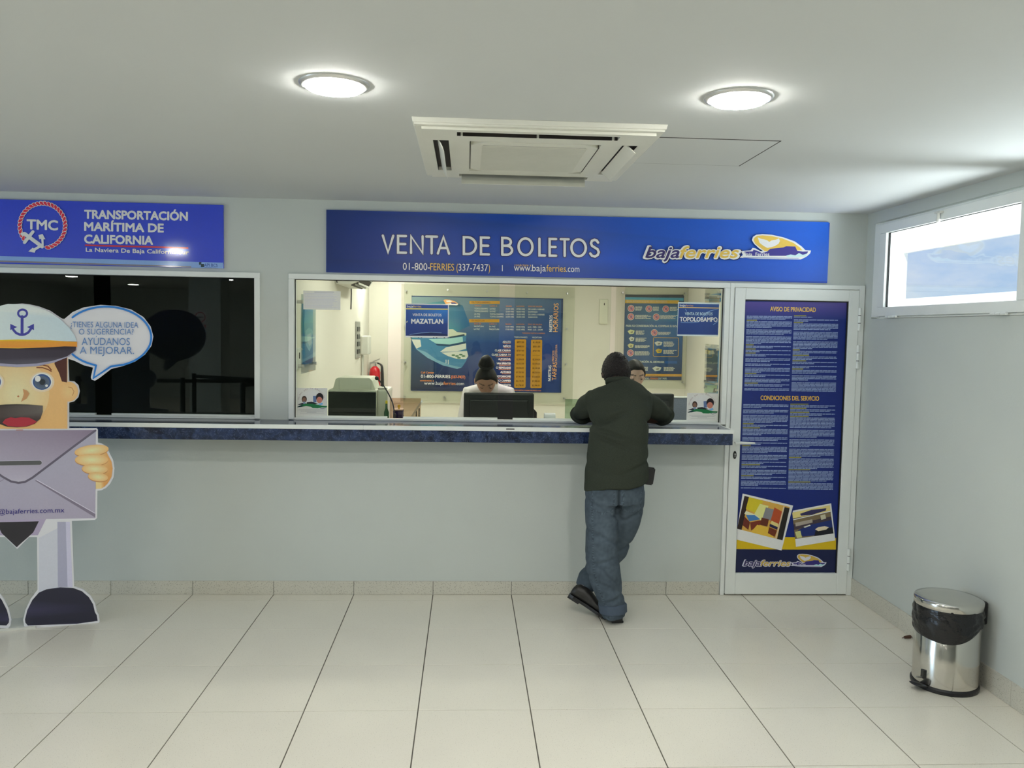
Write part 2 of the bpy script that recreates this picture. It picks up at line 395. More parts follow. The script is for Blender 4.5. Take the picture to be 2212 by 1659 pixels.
o = bmlink('farther_tiles', rest, M['tile'], fl); o['kind'] = 'stuff'
S(box('ceiling', M['ceil'], None, (XL-.2, 3.45, YB-.2, 4.5, H, H+.18)), 'smooth matte grey-white plaster ceiling', 'ceiling')
# front wall with the openings
WZ0, WZ1 = 1.100, 2.012
S(box('wall_front', M['wall'], None,
    (XL, 2.352, 0, .12, -.01, WZ0), (XL, -4.20, 0, .12, WZ0, WZ1), (-.585, -.405, 0, .12, WZ0, WZ1),
    (XL, XR, 0, .12, WZ1, H), (3.226, XR, 0, .12, 0, WZ1)), 'pale grey-green painted wall with ticket windows', 'wall')
# right wall with its high window
RY0, RY1, RZ0, RZ1 = -3.06, -.10, 1.800, 2.395
S(box('wall_right', M['wall'], None, (XR, XR+.12, YB, .12, -.01, RZ0), (XR, XR+.12, YB, .12, RZ1, H),
    (XR, XR+.12, YB, RY0, RZ0, RZ1), (XR, XR+.12, RY1, .12, RZ0, RZ1)), 'pale grey-green side wall with a high window', 'wall')
S(box('wall_left', M['wall'], None, (XL-.12, XL, YB, -6.2, 0, H), (XL-.12, XL, -2.2, .12, 0, H), (XL-.12, XL, -6.2, -2.2, 2.25, H)), 'pale wall at the far left end of the hall', 'wall')
S(box('wall_back', M['wall'], None, (XL, XR, YB-.12, YB, 0, H)), 'pale wall at the far end of the hall', 'wall')
S(box('wall_office_back', M['booth'], None, (-.5, XR+.12, BK, BK+.1, 0, H)), 'cream rear wall inside the ticket office', 'wall')
S(box('wall_office_left', M['booth'], None, (-.47, -.42, .12, BK, 0, H)), 'cream left wall inside the ticket office', 'wall')
S(box('wall_office_right', M['booth'], None, (XR, XR+.12, .12, BK, 0, H)), 'cream right wall inside the ticket office', 'wall')
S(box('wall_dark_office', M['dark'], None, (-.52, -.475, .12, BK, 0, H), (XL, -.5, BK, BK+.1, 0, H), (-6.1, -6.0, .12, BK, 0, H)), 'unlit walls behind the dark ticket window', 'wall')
# baseboards
bb = thing('baseboard_front', 'speckled terrazzo baseboard tiles under the ticket counter', 'baseboard', (0, 0, 0), kind='structure')
def bslab(w, d, h):
    bm = bmesh.new(); abox(bm, 0, w, -d, 0, 0, h)
    e = [e for e in bm.edges if all(v.co.y < -d+1e-5 and v.co.z > h-1e-5 for v in e.verts)]
    bmesh.ops.bevel(bm, geom=e, offset=.003, segments=1, affect='EDGES')
    me = bpy.data.meshes.new('baseboard_tile'); bm.to_mesh(me); bm.free(); me.materials.append(M['btile']); return me
box('joint_backing', M['grout'], bb, (-4.2, 2.345, -.003, -.0002, .001, .083))
bme = bslab(TS-.003, .008, .084)
for k in range(-8, 4):
    o = bpy.data.objects.new('tile', bme); C.objects.link(o); o.parent = bb; o.location = (k*TS+.0015, 0, .001)
o = bpy.data.objects.new('tile', bslab(.345, .008, .084)); C.objects.link(o); o.parent = bb; o.location = (2.0015, 0, .001)
br = thing('baseboard_right', 'speckled terrazzo baseboard tiles along the right wall', 'baseboard', (XR, 0, 0), kind='structure')
def rslab(l):
    bm = bmesh.new(); abox(bm, -.010, 0, -l+.002, 0, 0, .112)
    me = bpy.data.meshes.new('baseboard_tile'); bm.to_mesh(me); bm.free(); me.materials.append(M['btile']); return me
o = bpy.data.objects.new('tile', rslab(OFF)); C.objects.link(o); o.parent = br; o.location = (0, -.001, .001)
rme = rslab(TS)
for n in range(9):
    o = bpy.data.objects.new('tile', rme); C.objects.link(o); o.parent = br; o.location = (0, -OFF-TS*n, .001)
# ---- ticket windows
def ticket_window(name, label, x0, x1, panes, glassm, extra_rail=False):
    t = thing(name, label, 'window', ((x0+x1)/2, 0, WZ0), kind='structure')
    f = .033
    # frame members, mitred look by overlapping lengths
    box('window_frame', M['alu'], t, (x0, x1, -.014, .075, WZ1-f, WZ1), (x0, x0+f, -.0135, .075, WZ0+.012, WZ1-f), (x1-f, x1, -.0135, .075, WZ0+.012, WZ1-f), bevel=.002)
    box('gasket', M['gasket'], t, (x0+f, x1-f, .02, .03, WZ1-f-.004, WZ1-f), (x0+f, x0+f+.004, .02, .03, WZ0+.018, WZ1-f), (x1-f-.004, x1-f, .02, .03, WZ0+.018, WZ1-f))
    box('sill_rail', M['alu'], t, (x0, x1, -.004, .012, WZ0+.008, WZ0+.021), (x0, x1, .012, .10, WZ0+.008, WZ0+.014), bevel=.001)
    for a, b in panes:
        p = box('pane', glassm, t, (a, b, .045, .051, WZ0+.024, WZ1-f-.001))
        box('glass_channel', M['alu'], p, (a, b, .036, .060, WZ0+.014, WZ0+.030), bevel=.001)
    return t
w1 = ticket_window('window_1', 'dark unlit ticket window on the left, white metal frame', -4.20, -.582, [(-4.16, -3.45), (-3.35, -2.53), (-2.43, -1.60), (-1.50, -.616)], M['glassd'])
w2 = ticket_window('window_2', 'brightly lit ticket window beneath the large blue sign', -.408, 2.352, [(-.372, .197), (.297, .893), (.991, 1.603), (1.693, 2.318)], M['glassc'])
# ---- high window in the right wall
w3 = thing('window_3', 'high hopper window with white frame in the right wall', 'window', (XR, -1.6, RZ0), kind='structure')
box('window_frame', M['alu'], w3, (XR-.006, XR+.06, RY1-.105, RY1-.01, RZ0+.008, RZ1-.012), (XR-.006, XR+.06, RY0+.01, RY0+.1, RZ0+.008, RZ1-.012),
    (XR-.004, XR+.06, RY0+.1, RY1-.105, RZ1-.022, RZ1-.010), (XR-.004, XR+.06, RY0+.1, RY1-.105, RZ0+.002, RZ0+.012), (XR-.006, XR+.06, -1.62, -1.57, RZ0+.012, RZ1-.022), bevel=.003)
for (a, b) in ((-1.568, -.207), (-2.95, -1.622)):
    z0, z1 = 1.813, 2.371; g = .058
    s_ = box('sash', M['alu'], w3, (XR-.022, XR+.03, a, b, z1-.055, z1), (XR-.022, XR+.03, a, b, z0, z0+.055), (XR-.0218, XR+.03, b-.075, b, z0+.055, z1-.055), (XR-.0218, XR+.03, a, a+.06, z0+.055, z1-.055), bevel=.004, seg=2)
    box('gasket', M['gasket'], s_, (XR-.004, XR+.006, b-.080, b-.075, z0+.056, z1-.056), (XR-.004, XR+.006, a+.06, b-.08, z1-.057, z1-.0555))
    box('pane', M['glassw'], s_, (XR, XR+.005, a+.061, b-.08, z0+.056, z1-.058))
    c = (a+b)/2+.03
    bm = bmesh.new(); abox(bm, XR-.045, XR-.02, c-.028, c+.022, 2.352, 2.362); cyl(bm, (XR-.034, c, 2.352), (XR-.034, c, 2.322), .008, .008, 10); cyl(bm, (XR-.034, c, 2.322), (XR-.034, c, 2.306), .012, .010, 10)
    bmlink('latch', bm, M['white'], s_, smooth=False)
    for yy in (b-.19, a+.17):
        bm = bmesh.new()
        for q in range(3): cyl(bm, (XR-.028, yy-.06+q*.04+.001, z0-.004), (XR-.028, yy-.06+(q+1)*.04-.002, z0-.004), .0075, .0075, 10)
        h = bmlink('hinge', bm, M['alu'], s_)
# courtyard wall seen through the high window: sunlit white wall with an opening onto the sky
XC = 4.7
pa, pb = AX(1952, 547, XC), AX(1948, 646, XC)
cw = box('wall_courtyard', M['outwall'], None, (XC, XC+.04, -9, 3.0, pa.z, pa.z+1.3), (XC, XC+.04, pa.y, 3.0, -.01, pa.z), (XC, XC+.04, -9, pa.y, -.01, pb.z))
S(cw, 'sunlit white courtyard wall with an opening, seen through the high window', 'wall')
# ---- door
d = thing('door_1', 'white metal door with a full-height blue notice panel', 'door', (2.79, 0, 0), kind='structure')
DX0, DX1 = 2.382, 3.186
box('door_frame', M['alu'], d, (2.353, 2.379, -.016, .08, 0, WZ1), (3.189, 3.2255, -.016, .08, 0, WZ1), (2.379, 3.189, -.0155, .08, 1.984, WZ1), bevel=.002)
lf = box('door_leaf', M['alu'], d, (DX0, 2.448, -.024, .03, .008, 1.981), (3.121, DX1, -.024, .03, .008, 1.981), (2.448, 3.121, -.0238, .03, 1.909, 1.981), (2.448, 3.121, -.0238, .03, .008, .147), bevel=.003)
box('gasket', M['gasket'], d, (2.448, 2.452, -.012, .012, .147, 1.909), (3.114, 3.121, -.012, .012, .147, 1.909), (2.448, 3.121, -.012, .012, 1.902, 1.909))
for px, py0, py1 in ((1858, 665, 715), (1853, 745, 797), (1839, 1185, 1233)):
    A_, B_ = AY(px, py0, -.03), AY(px, py1, -.03); x = 3.188
    bm = bmesh.new(); n = 3
    for q in range(n):
        z0 = B_.z+(A_.z-B_.z)*q/n; z1 = B_.z+(A_.z-B_.z)*(q+1)/n
        cyl(bm, (x, -.032, z0+.002), (x, -.032, z1-.002), .010, .010, 12)
    h = bmlink('hinge', bm, M['alu'], d)
    bm = bmesh.new(); cyl(bm, (x, -.032, B_.z+.004), (x, -.032, A_.z-.004), .0085, .0085, 10); bmlink('hinge_pin', bm, M['black'], h)
hz = AY(1600, 957, -.06).z
hd = thing('door_handle', 'white lever handle', None) if False else None
bm = bmesh.new(); cyl(bm, (2.414, -.024, hz), (2.414, -.032, hz), .019, .019, 16, side=(1, 0, 0)); cyl(bm, (2.414, -.03, hz), (2.414, -.062, hz), .009, .009, 12)
h = bmlink('door_handle', bm, M['alu'], d); 
tubeobj('lever', M['alu'], h, [(2.408, -.062, hz), (2.44, -.064, hz+.001), (2.49, -.062, hz), (2.530, -.058, hz)], [(.010, .007), (.010, .007), (.008, .006), (.005, .004)], 12, side=(0, 0, 1))
kz = AY(1585, 983, -.03).z
bm = bmesh.new(); tube(bm, [(2.414, -.0245, kz), (2.414, -.030, kz)], [(.0115, .026), (.0105, .025)], 20, (1, 0, 0), False); k_ = bmlink('keyhole_plate', bm, M['black'], d)
bm = bmesh.new(); cyl(bm, (2.414, -.030, kz+.005), (2.414, -.033, kz+.005), .006, .006, 12); abox(bm, 2.4115, 2.4165, -.033, -.030, kz-.014, kz+.004); bmlink('lock_cylinder', bm, M['steel'], k_)
# notice panel in the door: printed board
A = Art((0, -.004, 0), (0, -1, 0), k=1.55)
pn = inkboard('notice_panel', d, M['ink'], [(2.452, 3.114, -.004, .008, .148, 1.903)], (16, 34, 104), 1.5)
A.rect(1604, 652, 1829, 690, (70, 60, 130), (22, 38, 105)); 
A.auto = (pn, M['ink']); A.text('AVISO DE PRIVACIDAD', 1664, 672, 1762, 674, 9.5, (215, 165, 70), bold=.02)
A.text('CONDICIONES DEL SERVICIO', 1643, 864, 1769, 865.5, 9.5, (215, 160, 60), bold=.02)
A.auto = None
rng = random.Random(3)
def fineprint(xl0, xr0, xl1, xr1, y0, y1, seed, slope=.012):
    rg = random.Random(seed); rects = []; gold = []; y = y0; left = 0
    nlines = int((y1-y0)/2.95); i = 0
    full = 0
    while i < nlines:
        yy = y0+2.95*i; t = (yy-y0)/(y1-y0); a = xl0+(xl1-xl0)*t; b = xr0+(xr1-xr0)*t
        if left <= 0:
            left = rg.choice((2, 3, 3, 4, 6, 9)); first = True
            if rg.random() < .45:
                gold.append((a, yy, a+(b-a)*rg.uniform(.15, .5), yy+2.0)); i += 1; left -= 1; continue
            i += 1; yy += 2.95
            if rg.random() < .3: continue
        last = left == 1
        end = b if not last else a+(b-a)*rg.uniform(.3, .95)
        x = a
        while x < end-1:
            wd = rg.uniform(4, 16); x2 = min(end, x+wd); rects.append((x, yy+slope*(x-a), x2, yy+1.9+slope*(x-a))); x = x2+.9
        left -= 1; i += 1
    return rects, gold
R_, G_ = [], []
for args in ((1613, 1711, 1607.5, 1704, 679, 846, 1), (1715, 1811, 1709, 1805, 681, 847, 2), (1605.5, 1703, 1600, 1697, 870, 1057, 3), (1707, 1804, 1702, 1799, 872, 1058, 4)):
    a, b = fineprint(*args); R_ += a; G_ += b
A.quads(R_, (118, 134, 172)); A.quads(G_, (128, 126, 62)); A.build('fine_print', pn, M['ink'])['kind'] = 'stuff'
# yellow band, two photo prints, footer
A.poly([(1590, 1158), (1806, 1162), (1805.5, 1188), (1589.5, 1186)], (190, 160, 20)); A.rect(1589.5, 1187, 1805.5, 1236, (16, 24, 62))
A.build('printed_band', pn, M['ink'])
def quadpt(q, u, v):
    (ax, ay), (bx, by), (cx, cy), (dx, dy) = q
    return ((ax*(1-u)+bx*u)*(1-v)+(dx*(1-u)+cx*u)*v, (ay*(1-u)+by*u)*(1-v)+(dy*(1-u)+cy*u)*v)
def pic(A, q, items):
    for it in items:
        c = it[0]; A.poly([quadpt(q, u, v) for u, v in it[1:]], c)
qa = [(1604, 1066), (1713, 1092), (1688, 1189), (1589, 1165)]
A.poly(qa, (205, 203, 215)); qi = [(1608, 1071), (1706, 1095), (1690, 1167), (1592, 1142)]
pic(A, qi, [((190, 150, 70), (0, 0), (1, 0), (1, 1), (0, 1)), ((40, 26, 24), (0, 0), (.1, 0), (.1, 1), (0, 1)), ((188, 172, 40), (.1, 0), (.42, .02), (.33, .42), (.09, .36)),
    ((222, 200, 130), (.36, .12), (.55, .12), (.5, .62), (.28, .5)), ((120, 120, 125), (.5, .18), (.68, .18), (.66, .52), (.48, .52)), ((160, 70, 40), (.68, .12), (.9, .2), (.84, .62), (.66, .55)),
    ((225, 210, 170), (.1, .42), (.4, .48), (.38, .56), (.08, .52)), ((60, 110, 165), (.12, .54), (.3, .48), (.44, .56), (.22, .70)), ((95, 40, 30), (.1, .60), (.24, .72), (.24, .95), (.1, .86)),
    ((110, 48, 34), (.24, .72), (.46, .58), (.47, .70), (.3, .95)), ((90, 45, 32), (.46, .5), (.62, .5), (.62, .72), (.46, .72)), ((205, 165, 60), (.4, .74), (.7, .74), (.8, 1), (.3, 1)),
    ((30, 30, 70), (.66, .62), (.84, .66), (.84, .74), (.66, .7)), ((200, 185, 120), (.68, .52), (.84, .56), (.84, .66), (.68, .62)), ((100, 45, 30), (.66, .72), (.84, .76), (.82, .96), (.66, .9)),
    ((35, 32, 28), (.88, .04), (1, .04), (1, 1), (.88, 1)), ((200, 180, 150), (.86, .02), (.89, .02), (.87, 1), (.84, 1))])
qb = [(1712, 1103), (1795, 1087), (1804, 1167), (1719, 1181)]
A.poly(qb, (205, 203, 215)); qi = [(1711, 1107), (1792, 1091), (1800, 1152), (1717, 1164)]
pic(A, qi, [((110, 95, 70), (0, 0), (1, 0), (1, 1), (0, 1)), ((200, 185, 120), (0, 0), (1, 0), (1, .22), (0, .22)), ((46, 42, 80), (.2, .1), (.5, .04), (.9, .08), (.88, .16), (.5, .22), (.22, .18)),
    ((220, 215, 200), (0, .26), (1, .2), (1, .23), (0, .29)), ((60, 50, 60), (0, .45), (1, .4), (1, .6), (0, .66)), ((150, 140, 130), (.05, .4), (.5, .38), (.5, .5), (.05, .54)), ((180, 175, 150), (.72, .3), (.85, .28), (.86, .44), (.73, .46)),
    ((28, 42, 100), (.1, .68), (.5, .56), (1, .52), (1, .8), (.6, .98), (.2, .95)), ((180, 180, 120), (.02, .74), (.16, .72), (.18, .98), (.05, .98)), ((20, 20, 30), (.55, .8), (1, .78), (1, 1), (.5, 1)),
    ((205, 185, 160), (.54, .76), (.62, .70), (.8, .70), (.9, .76), (.82, .83), (.62, .84)), ((210, 205, 190), (.25, .6), (.42, .56), (.44, .6), (.28, .64))])
A.build('printed_photographs', pn, M['ink'])
# bajaferries logo used on the door and on the large sign
def logo(A, mp, navy=(45, 36, 84), gold=(182, 152, 66), pale=(184, 184, 200)):
    """mp maps logo units (photo pixels of the large sign's logo) to photo pixels"""
    k = mp(1, 0)[0]-mp(0, 0)[0]
    def T(s, x0, x1, y, h, c, bold, whole=None):
        p0 = mp(x0, y); p1 = mp(x1, y); A.text(s, p0[0], p0[1], p1[0], p1[1], h*k, c, bold=bold, shear=.28)
    navyp = (30, 24, 60)
    for s, x0, x1 in (('baja', 1391, 1468), ('ferries', 1466, 1598)): T(s, x0, x1+1.5, 558.5, 25.5, navyp, .10)
    for s, x0, x1 in (('baja', 1390, 1467), ('ferries', 1465, 1597)): T(s, x0, x1, 558, 25, pale, .085)
    T('baja', 1393.5, 1466, 557, 23.5, navy, .022); T('ferries', 1467, 1594, 557, 23.5, gold, .022)
    def P(pts, c): A.poly([mp(*q) for q in pts], c)
    oval = [(1622.6, 519), (1625, 512), (1632, 507.5), (1645, 506.3), (1665, 507.5), (1690, 513), (1715, 522), (1730, 533), (1738, 541), (1735, 545), (1650, 545), (1638, 537), (1627, 527)]
    P(oval, pale)
    oval2 = [(1626, 519), (1628, 514), (1634, 510), (1645, 509), (1665, 510.5), (1688, 515.5), (1712, 525), (1726, 535), (1733, 543), (1650, 543), (1640, 535), (1630, 527)]
    P(oval2, gold)
    P([(1635, 513), (1641, 516), (1649, 517.5), (1656, 520), (1660, 523), (1665, 520), (1673, 518.5), (1681, 515.5), (1683, 521), (1680, 527), (1672, 532), (1664, 534.5), (1656, 536), (1648, 532), (1639, 525)], (192, 192, 202))
    P([(1599, 543), (1620, 541), (1624, 536), (1630, 537), (1641, 543), (1738, 541), (1750, 541.5), (1748, 548), (1740, 555), (1728, 561), (1640, 560), (1596, 557), (1603, 551)], pale)
    P([(1606, 544), (1624, 543.5), (1626, 540), (1634, 542), (1644, 547), (1655, 544), (1662, 538), (1690, 535), (1696, 532.5), (1716, 533), (1720, 542), (1732, 544), (1744, 543.5), (1740, 550), (1706, 553), (1610, 553)], (48, 42, 112))
    P([(1695, 553), (1706, 550), (1716, 552), (1724, 547), (1732, 551), (1742, 548), (1738, 554), (1722, 556), (1700, 556)], (160, 200, 230))
    P([(1604, 556.5), (1725, 558), (1722, 559), (1604, 558)], (80, 95, 150))
    a, b = mp(1606, 553), mp(1660, 553); A.text('Baja  Ferries', a[0], a[1], b[0], b[1], 7*k, pale, bold=.015)
A2 = Art((0, -.0052, 0), (0, -1, 0), k=1.5)
logo(A2, lambda x, y: (1603+(x-1388)*.502, 1216+(y-546)*.52+(x-1388)*.002))
A2.build('logo', pn, M['ink'])
# ---- ceiling access hatch
hx0, hx1, hy0, hy1 = 1.440, 1.937, -1.895, -1.385
hp = thing('access_panel', 'square flush access panel in the ceiling beside the air conditioner', 'access panel', ((hx0+hx1)/2, (hy0+hy1)/2, H))
box('shadow_gap', M['slot'], hp, (hx0, hx1, hy0, hy1, H-.0018, H))
bm = bmesh.new(); abox(bm, hx0+.004, hx1-.006, hy0+.004, hy1-.003, H-.0020, H-.0018); bmlink('panel', bm, M['ceil'], hp)
# ================================================================== COUNTER
ct = thing('ticket_counter', 'long blue marble counter shelf with white edging below the ticket windows', 'counter', (-.9, -.13, 1.013))
CZ = 1.108
box('counter_top', M['marble'], ct, (-5.2, 2.312, -.262, -.0005, 1.013, CZ-.001), (-5.2, 2.318, -.266, -.0005, 1.013, 1.082))
box('edge_trim', M['alu'], ct, (-5.2, .086, -.272, -.258, 1.083, CZ), (.0868, 2.322, -.272, -.258, 1.083, CZ), (2.308, 2.322, -.258, -.001, 1.083, CZ), bevel=.0015)
box('maker_label', M['black'], ct, (.935, .985, -.2724, -.272, 1.094, 1.100))
# ================================================================== SIGNS
def sign(name, label, x0, x1, z0, z1, c, m, k=1.5):
    t = thing(name, label, 'sign', ((x0+x1)/2, -.001, z0))
    b = inkboard('board', t, m, [(x0, x1, -.016, -.0005, z0, z1)], c, k, bevel=.0008)
    return t, Art((0, -.016, 0), (0, -1, 0), k=k)
s1, A = sign('company_sign', 'royal blue sign with red rope ring emblem above the dark window', -3.05, -.799, 2.033, 2.416, (42, 60, 168), M['inkgloss'], 1.9)
A.poly([(-300, 544), (482, 567.5), (482, 580), (-300, 558)], (110, 138, 190)); A.poly([(-300, 553.4), (413, 575), (413, 578), (-300, 558)], (105, 100, 110))  # light blue band is print; grey strip paints the shade under the sign
A.build('lower_band_and_shade', s1, M['inkgloss']); A.auto = (s1, M['inkgloss']); A.quads([(430, 566, 435, 572), (434, 570, 441, 577)], (30, 50, 60)); A.text('API BCS', 441.5, 575.5, 470, 576.5, 6.5, (40, 60, 130), bold=.01)
A.text('administracion', 442, 578.2, 470, 579, 1.8, (70, 80, 130))
pale = (198, 204, 218)
A.text('TRANSPORTACIÓN', 183, 471.5, 405, 476, 17.5, pale, bold=.045); A.text('MARÍTIMA DE', 183, 498, 353, 501.5, 17.5, pale, bold=.045); A.text('CALIFORNIA', 183, 525, 330, 528, 17.5, pale, bold=.045)
A.poly([(184, 528), (407, 534), (407, 537.5), (184, 531.5)], (165, 40, 60)); A.text('La Naviera De Baja California Sur', 186, 543.5, 408, 549.5, 8.5, pale, bold=.03)
A.text('TMC', 59, 494.5, 125, 497, 20, pale, bold=.04); A.auto = None
A.step = .00003
# rope ring: twisted strands, open at the lower left where the anchor sits
cx, cy = 92.5, 488
A.line([(cx+49*math.cos(a), cy+48.5*math.sin(a)) for a in [math.radians(-215+q*7.2) for q in range(42)]], 8.5, (150, 70, 100), caps=False)
for q in range(32):
    a = math.radians(-212+q*9.3); x, y = cx+49*math.cos(a), cy+48.5*math.sin(a)
    A.ell(x, y, 7.4, 4.2, (205, 190, 205), rot=a+PI/2+.55, n=12)
    A.ell(x, y, 6.2, 3.2, (178, 42, 62), rot=a+PI/2+.55, n=12)
A.build('rope_emblem', s1, M['inkgloss']); A.step = .00007
pale = (205, 208, 218)
A.line([(54, 505), (92, 533)], 8, pale); A.line([(72, 501), (54, 524)], 7, pale); A.ell(51, 506, 5, 4, pale)
A.poly([(84, 508), (93, 505.5), (99, 517), (95, 517), (95.5, 530), (90, 534), (78, 541), (76, 546), (62, 543.5), (72, 535), (74, 537), (84, 531), (91, 526), (90, 516), (86, 517)], pale)
A.build('anchor_emblem', s1, M['inkgloss'])
# large sign
s2, A = sign('ticket_sales_sign', 'large blue ticket sales sign with white lettering and ferry logo', -.178, 2.975, 2.0235, 2.4035, (20, 52, 138), M['inksatin'], 1.9)
A.poly([(705, 453), (900, 458), (1790, 480), (1790, 545), (1330, 560), (900, 560), (705, 560)], None,
       [(14, 36, 92), (14, 48, 124), (22, 78, 172), (22, 74, 164), (18, 64, 156), (14, 44, 118), (13, 34, 88)])
A.poly([(705, 560), (900, 560), (1330, 560), (1790, 545), (1787, 608), (1330, 599), (705, 588)], None,
       [(13, 34, 88), (14, 44, 118), (18, 64, 156), (22, 74, 164), (26, 70, 158), (18, 54, 136), (13, 38, 96)])
A.build('printed_background', s2, M['inksatin'])
# VENTA DE BOLETOS in round-ended strokes
def arc(cx, cy, rx, ry, a0, a1, n=22): return [(cx+rx*math.cos(math.radians(a0+(a1-a0)*i/n)), cy-ry*math.sin(math.radians(a0+(a1-a0)*i/n))) for i in range(n+1)]
GL = {'V': (.62, [[(0, 1), (.31, 0), (.62, 1)]]), 'E': (.42, [[(.42, 1), (0, 1), (0, 0), (.42, 0)], [(0, .52), (.38, .52)]]), 'N': (.66, [[(0, 0), (0, 1), (.66, 0), (.66, 1)]]),
      'T': (.5, [[(0, 1), (.5, 1)], [(.25, 1), (.25, 0)]]), 'A': (.66, [[(0, 0), (.33, 1), (.66, 0)], [(.12, .33), (.54, .33)]]),
      'D': (.68, [[(0, 0), (0, 1), (.22, 1)]+[(.22+.46*math.sin(math.radians(q)), .5+.5*math.cos(math.radians(q))) for q in range(0, 181, 12)]+[(0, 0)]]),
      'B': (.5, [[(0, 0), (0, 1), (.2, 1)]+[(.2+.24*math.sin(math.radians(q)), .77+.23*math.cos(math.radians(q))) for q in range(0, 181, 18)]+[(0, .54)], [(.2, .54)]+[(.22+.28*math.sin(math.radians(q)), .27+.27*math.cos(math.radians(q))) for q in range(0, 181, 18)]+[(0, 0)]]),
      'O': (.98, [[(.49+.49*math.cos(math.radians(q)), .5+.5*math.sin(math.radians(q))) for q in range(0, 361, 12)]]), 'L': (.40, [[(0, 1), (0, 0), (.40, 0)]]),
      'S': (.52, [[(.48, .84), (.40, .96), (.27, 1.0), (.12, .94), (.06, .79), (.12, .64), (.28, .54), (.45, .44), (.52, .27), (.46, .1), (.30, 0), (.12, .04), (.02, .18)]])}
lets = [('V', 827, 849.5), ('E', 860, 877), ('N', 888, 913), ('T', 921, 944), ('A', 946, 970), ('D', 1002, 1028), ('E', 1039, 1056), ('B', 1085, 1106), ('O', 1120, 1150), ('L', 1165, 1177), ('E', 1187, 1201), ('T', 1211, 1228), ('O', 1234, 1265), ('S', 1274, 1293)]
def stroke_word(A, lets, y0f, h, wd, c):
    for ch, x0, x1 in lets:
        gw, st = GL[ch]
        for pl in st:
            pts = []
            for gx, gy in pl:
                x = x0+(x1-x0)*gx/gw; pts.append((x, y0f(x)-gy*h))
            A.line(pts, wd, c)
yb = lambda x: 545+(x-827)*.0205
for w0, w1 in ((0, 5), (5, 7), (7, 14)):
    stroke_word(A, lets[w0:w1], yb, 36, 8.6, (36, 30, 78)); stroke_word(A, lets[w0:w1], yb, 36, 5.3, (190, 193, 212)); A.build('lettering', s2, M['inksatin'])
A.auto = (s2, M['inksatin'])
def phone(A, y): pass
W_, G_ = (196, 208, 228), (190, 150, 70)
A.text('01-800-', 870.5, 583, 929, 584, 15, W_, bold=.004); A.text('FERRIES', 929.5, 584, 981, 585, 15, G_, bold=.004); A.text('(', 986, 585, 989.5, 585, 15, G_, bold=.004)
A.text('337-7437', 990.5, 585, 1054, 586, 15, W_, bold=.004); A.text(')', 1055, 586, 1058.5, 586, 15, G_, bold=.004); A.rect(1084.2, 573, 1085.8, 586, W_)
A.text('www.', 1110, 585, 1148, 586, 14, W_, bold=.004); A.text('baja', 1149, 586, 1179, 586.5, 14, W_, bold=.004); A.text('ferries', 1180, 586.5, 1222, 587.3, 14, G_, bold=.004); A.text('.com', 1223, 587.5, 1251, 588, 14, W_, bold=.004)
A.text('conéctate a', 1111, 575, 1147, 575.6, 5, G_)
A.auto = None
logo(A, lambda x, y: (x, y)); A.build('logo', s2, M['inksatin'])
# ================================================================== CEILING FIXTURES
lampmat = emit('lit_diffuser', (1, .985, .93), LAMP)
def downlight(x, y, label, group=None, m=None):
    t = thing('round_downlight', label, 'ceiling light', (x, y, H), group)
    bm = bmesh.new(); n = 40; rings = []
    for r, z in ((.113, 0), (.112, -.003), (.106, -.008), (.094, -.010), (.090, -.006)):
        rings.append([bm.verts.new((x+r*math.cos(2*PI*i/n), y+r*math.sin(2*PI*i/n), H+z)) for i in range(n)])
    for a, b in zip(rings, rings[1:]):
        for i in range(n): bm.faces.new((a[i], a[(i+1) % n], b[(i+1) % n], b[i]))
    bmesh.ops.recalc_face_normals(bm, faces=bm.faces); bmlink('trim_ring', bm, M['chromering'], t, smooth=True)
    bm = bmesh.new(); rings = []
    for r, z in ((.093, -.006), (.092, -.0125), (.084, -.018), (.05, -.022), (.02, -.023)):
        rings.append([bm.verts.new((x+r*math.cos(2*PI*i/n), y+r*math.sin(2*PI*i/n), H+z)) for i in range(n)])
    for a, b in zip(rings, rings[1:]):
        for i in range(n): bm.faces.new((a[i], a[(i+1) % n], b[(i+1) % n], b[i]))
    bm.faces.new(rings[-1]); bmesh.ops.recalc_face_normals(bm, faces=bm.faces)
    bmlink('diffuser', bm, m or lampmat, t, smooth=True); return t
M['chromering'] = mat('satin_metal_ring', None, .25, .6, raw=(.75, .75, .74))
l0 = downlight(.258, -2.470, 'lit round recessed ceiling light left of the air conditioner')
downlight(1.572, -2.475, 'lit round recessed ceiling light right of the air conditioner')
for x, y, lb in ((-2.37, -3.80, 'round ceiling light behind the viewer at the left of the near row'), (.258, -3.80, 'round ceiling light directly above the viewer'), (1.70, -3.82, 'round ceiling light behind the viewer at the right of the near row'),
             (-5.0, -3.80, 'round ceiling light far left behind the viewer')): downlight(x, y, lb)
for x, y in ((-6.0, -6.6), (-3.4, -6.6), (-.8, -6.6), (1.8, -6.6), (-6.0, -9.2), (-3.4, -9.2), (-6.0, -11.8), (-3.4, -11.8)):
    if 1: downlight(x, y, 'round ceiling light in the hall behind the viewer', 'ceiling lights deep in the hall')
bl = emit('lit_office_diffuser', (1, .96, .86), BOOTHLAMP)
for x in (.5, 2.3):
    for y in (1.0, 2.6): downlight(x, y, 'round ceiling light inside the ticket office', 'ceiling lights inside the ticket office', bl)
for y in (3.6,): downlight(-.1, y, 'round ceiling light by the left wall inside the ticket office', None, bl)
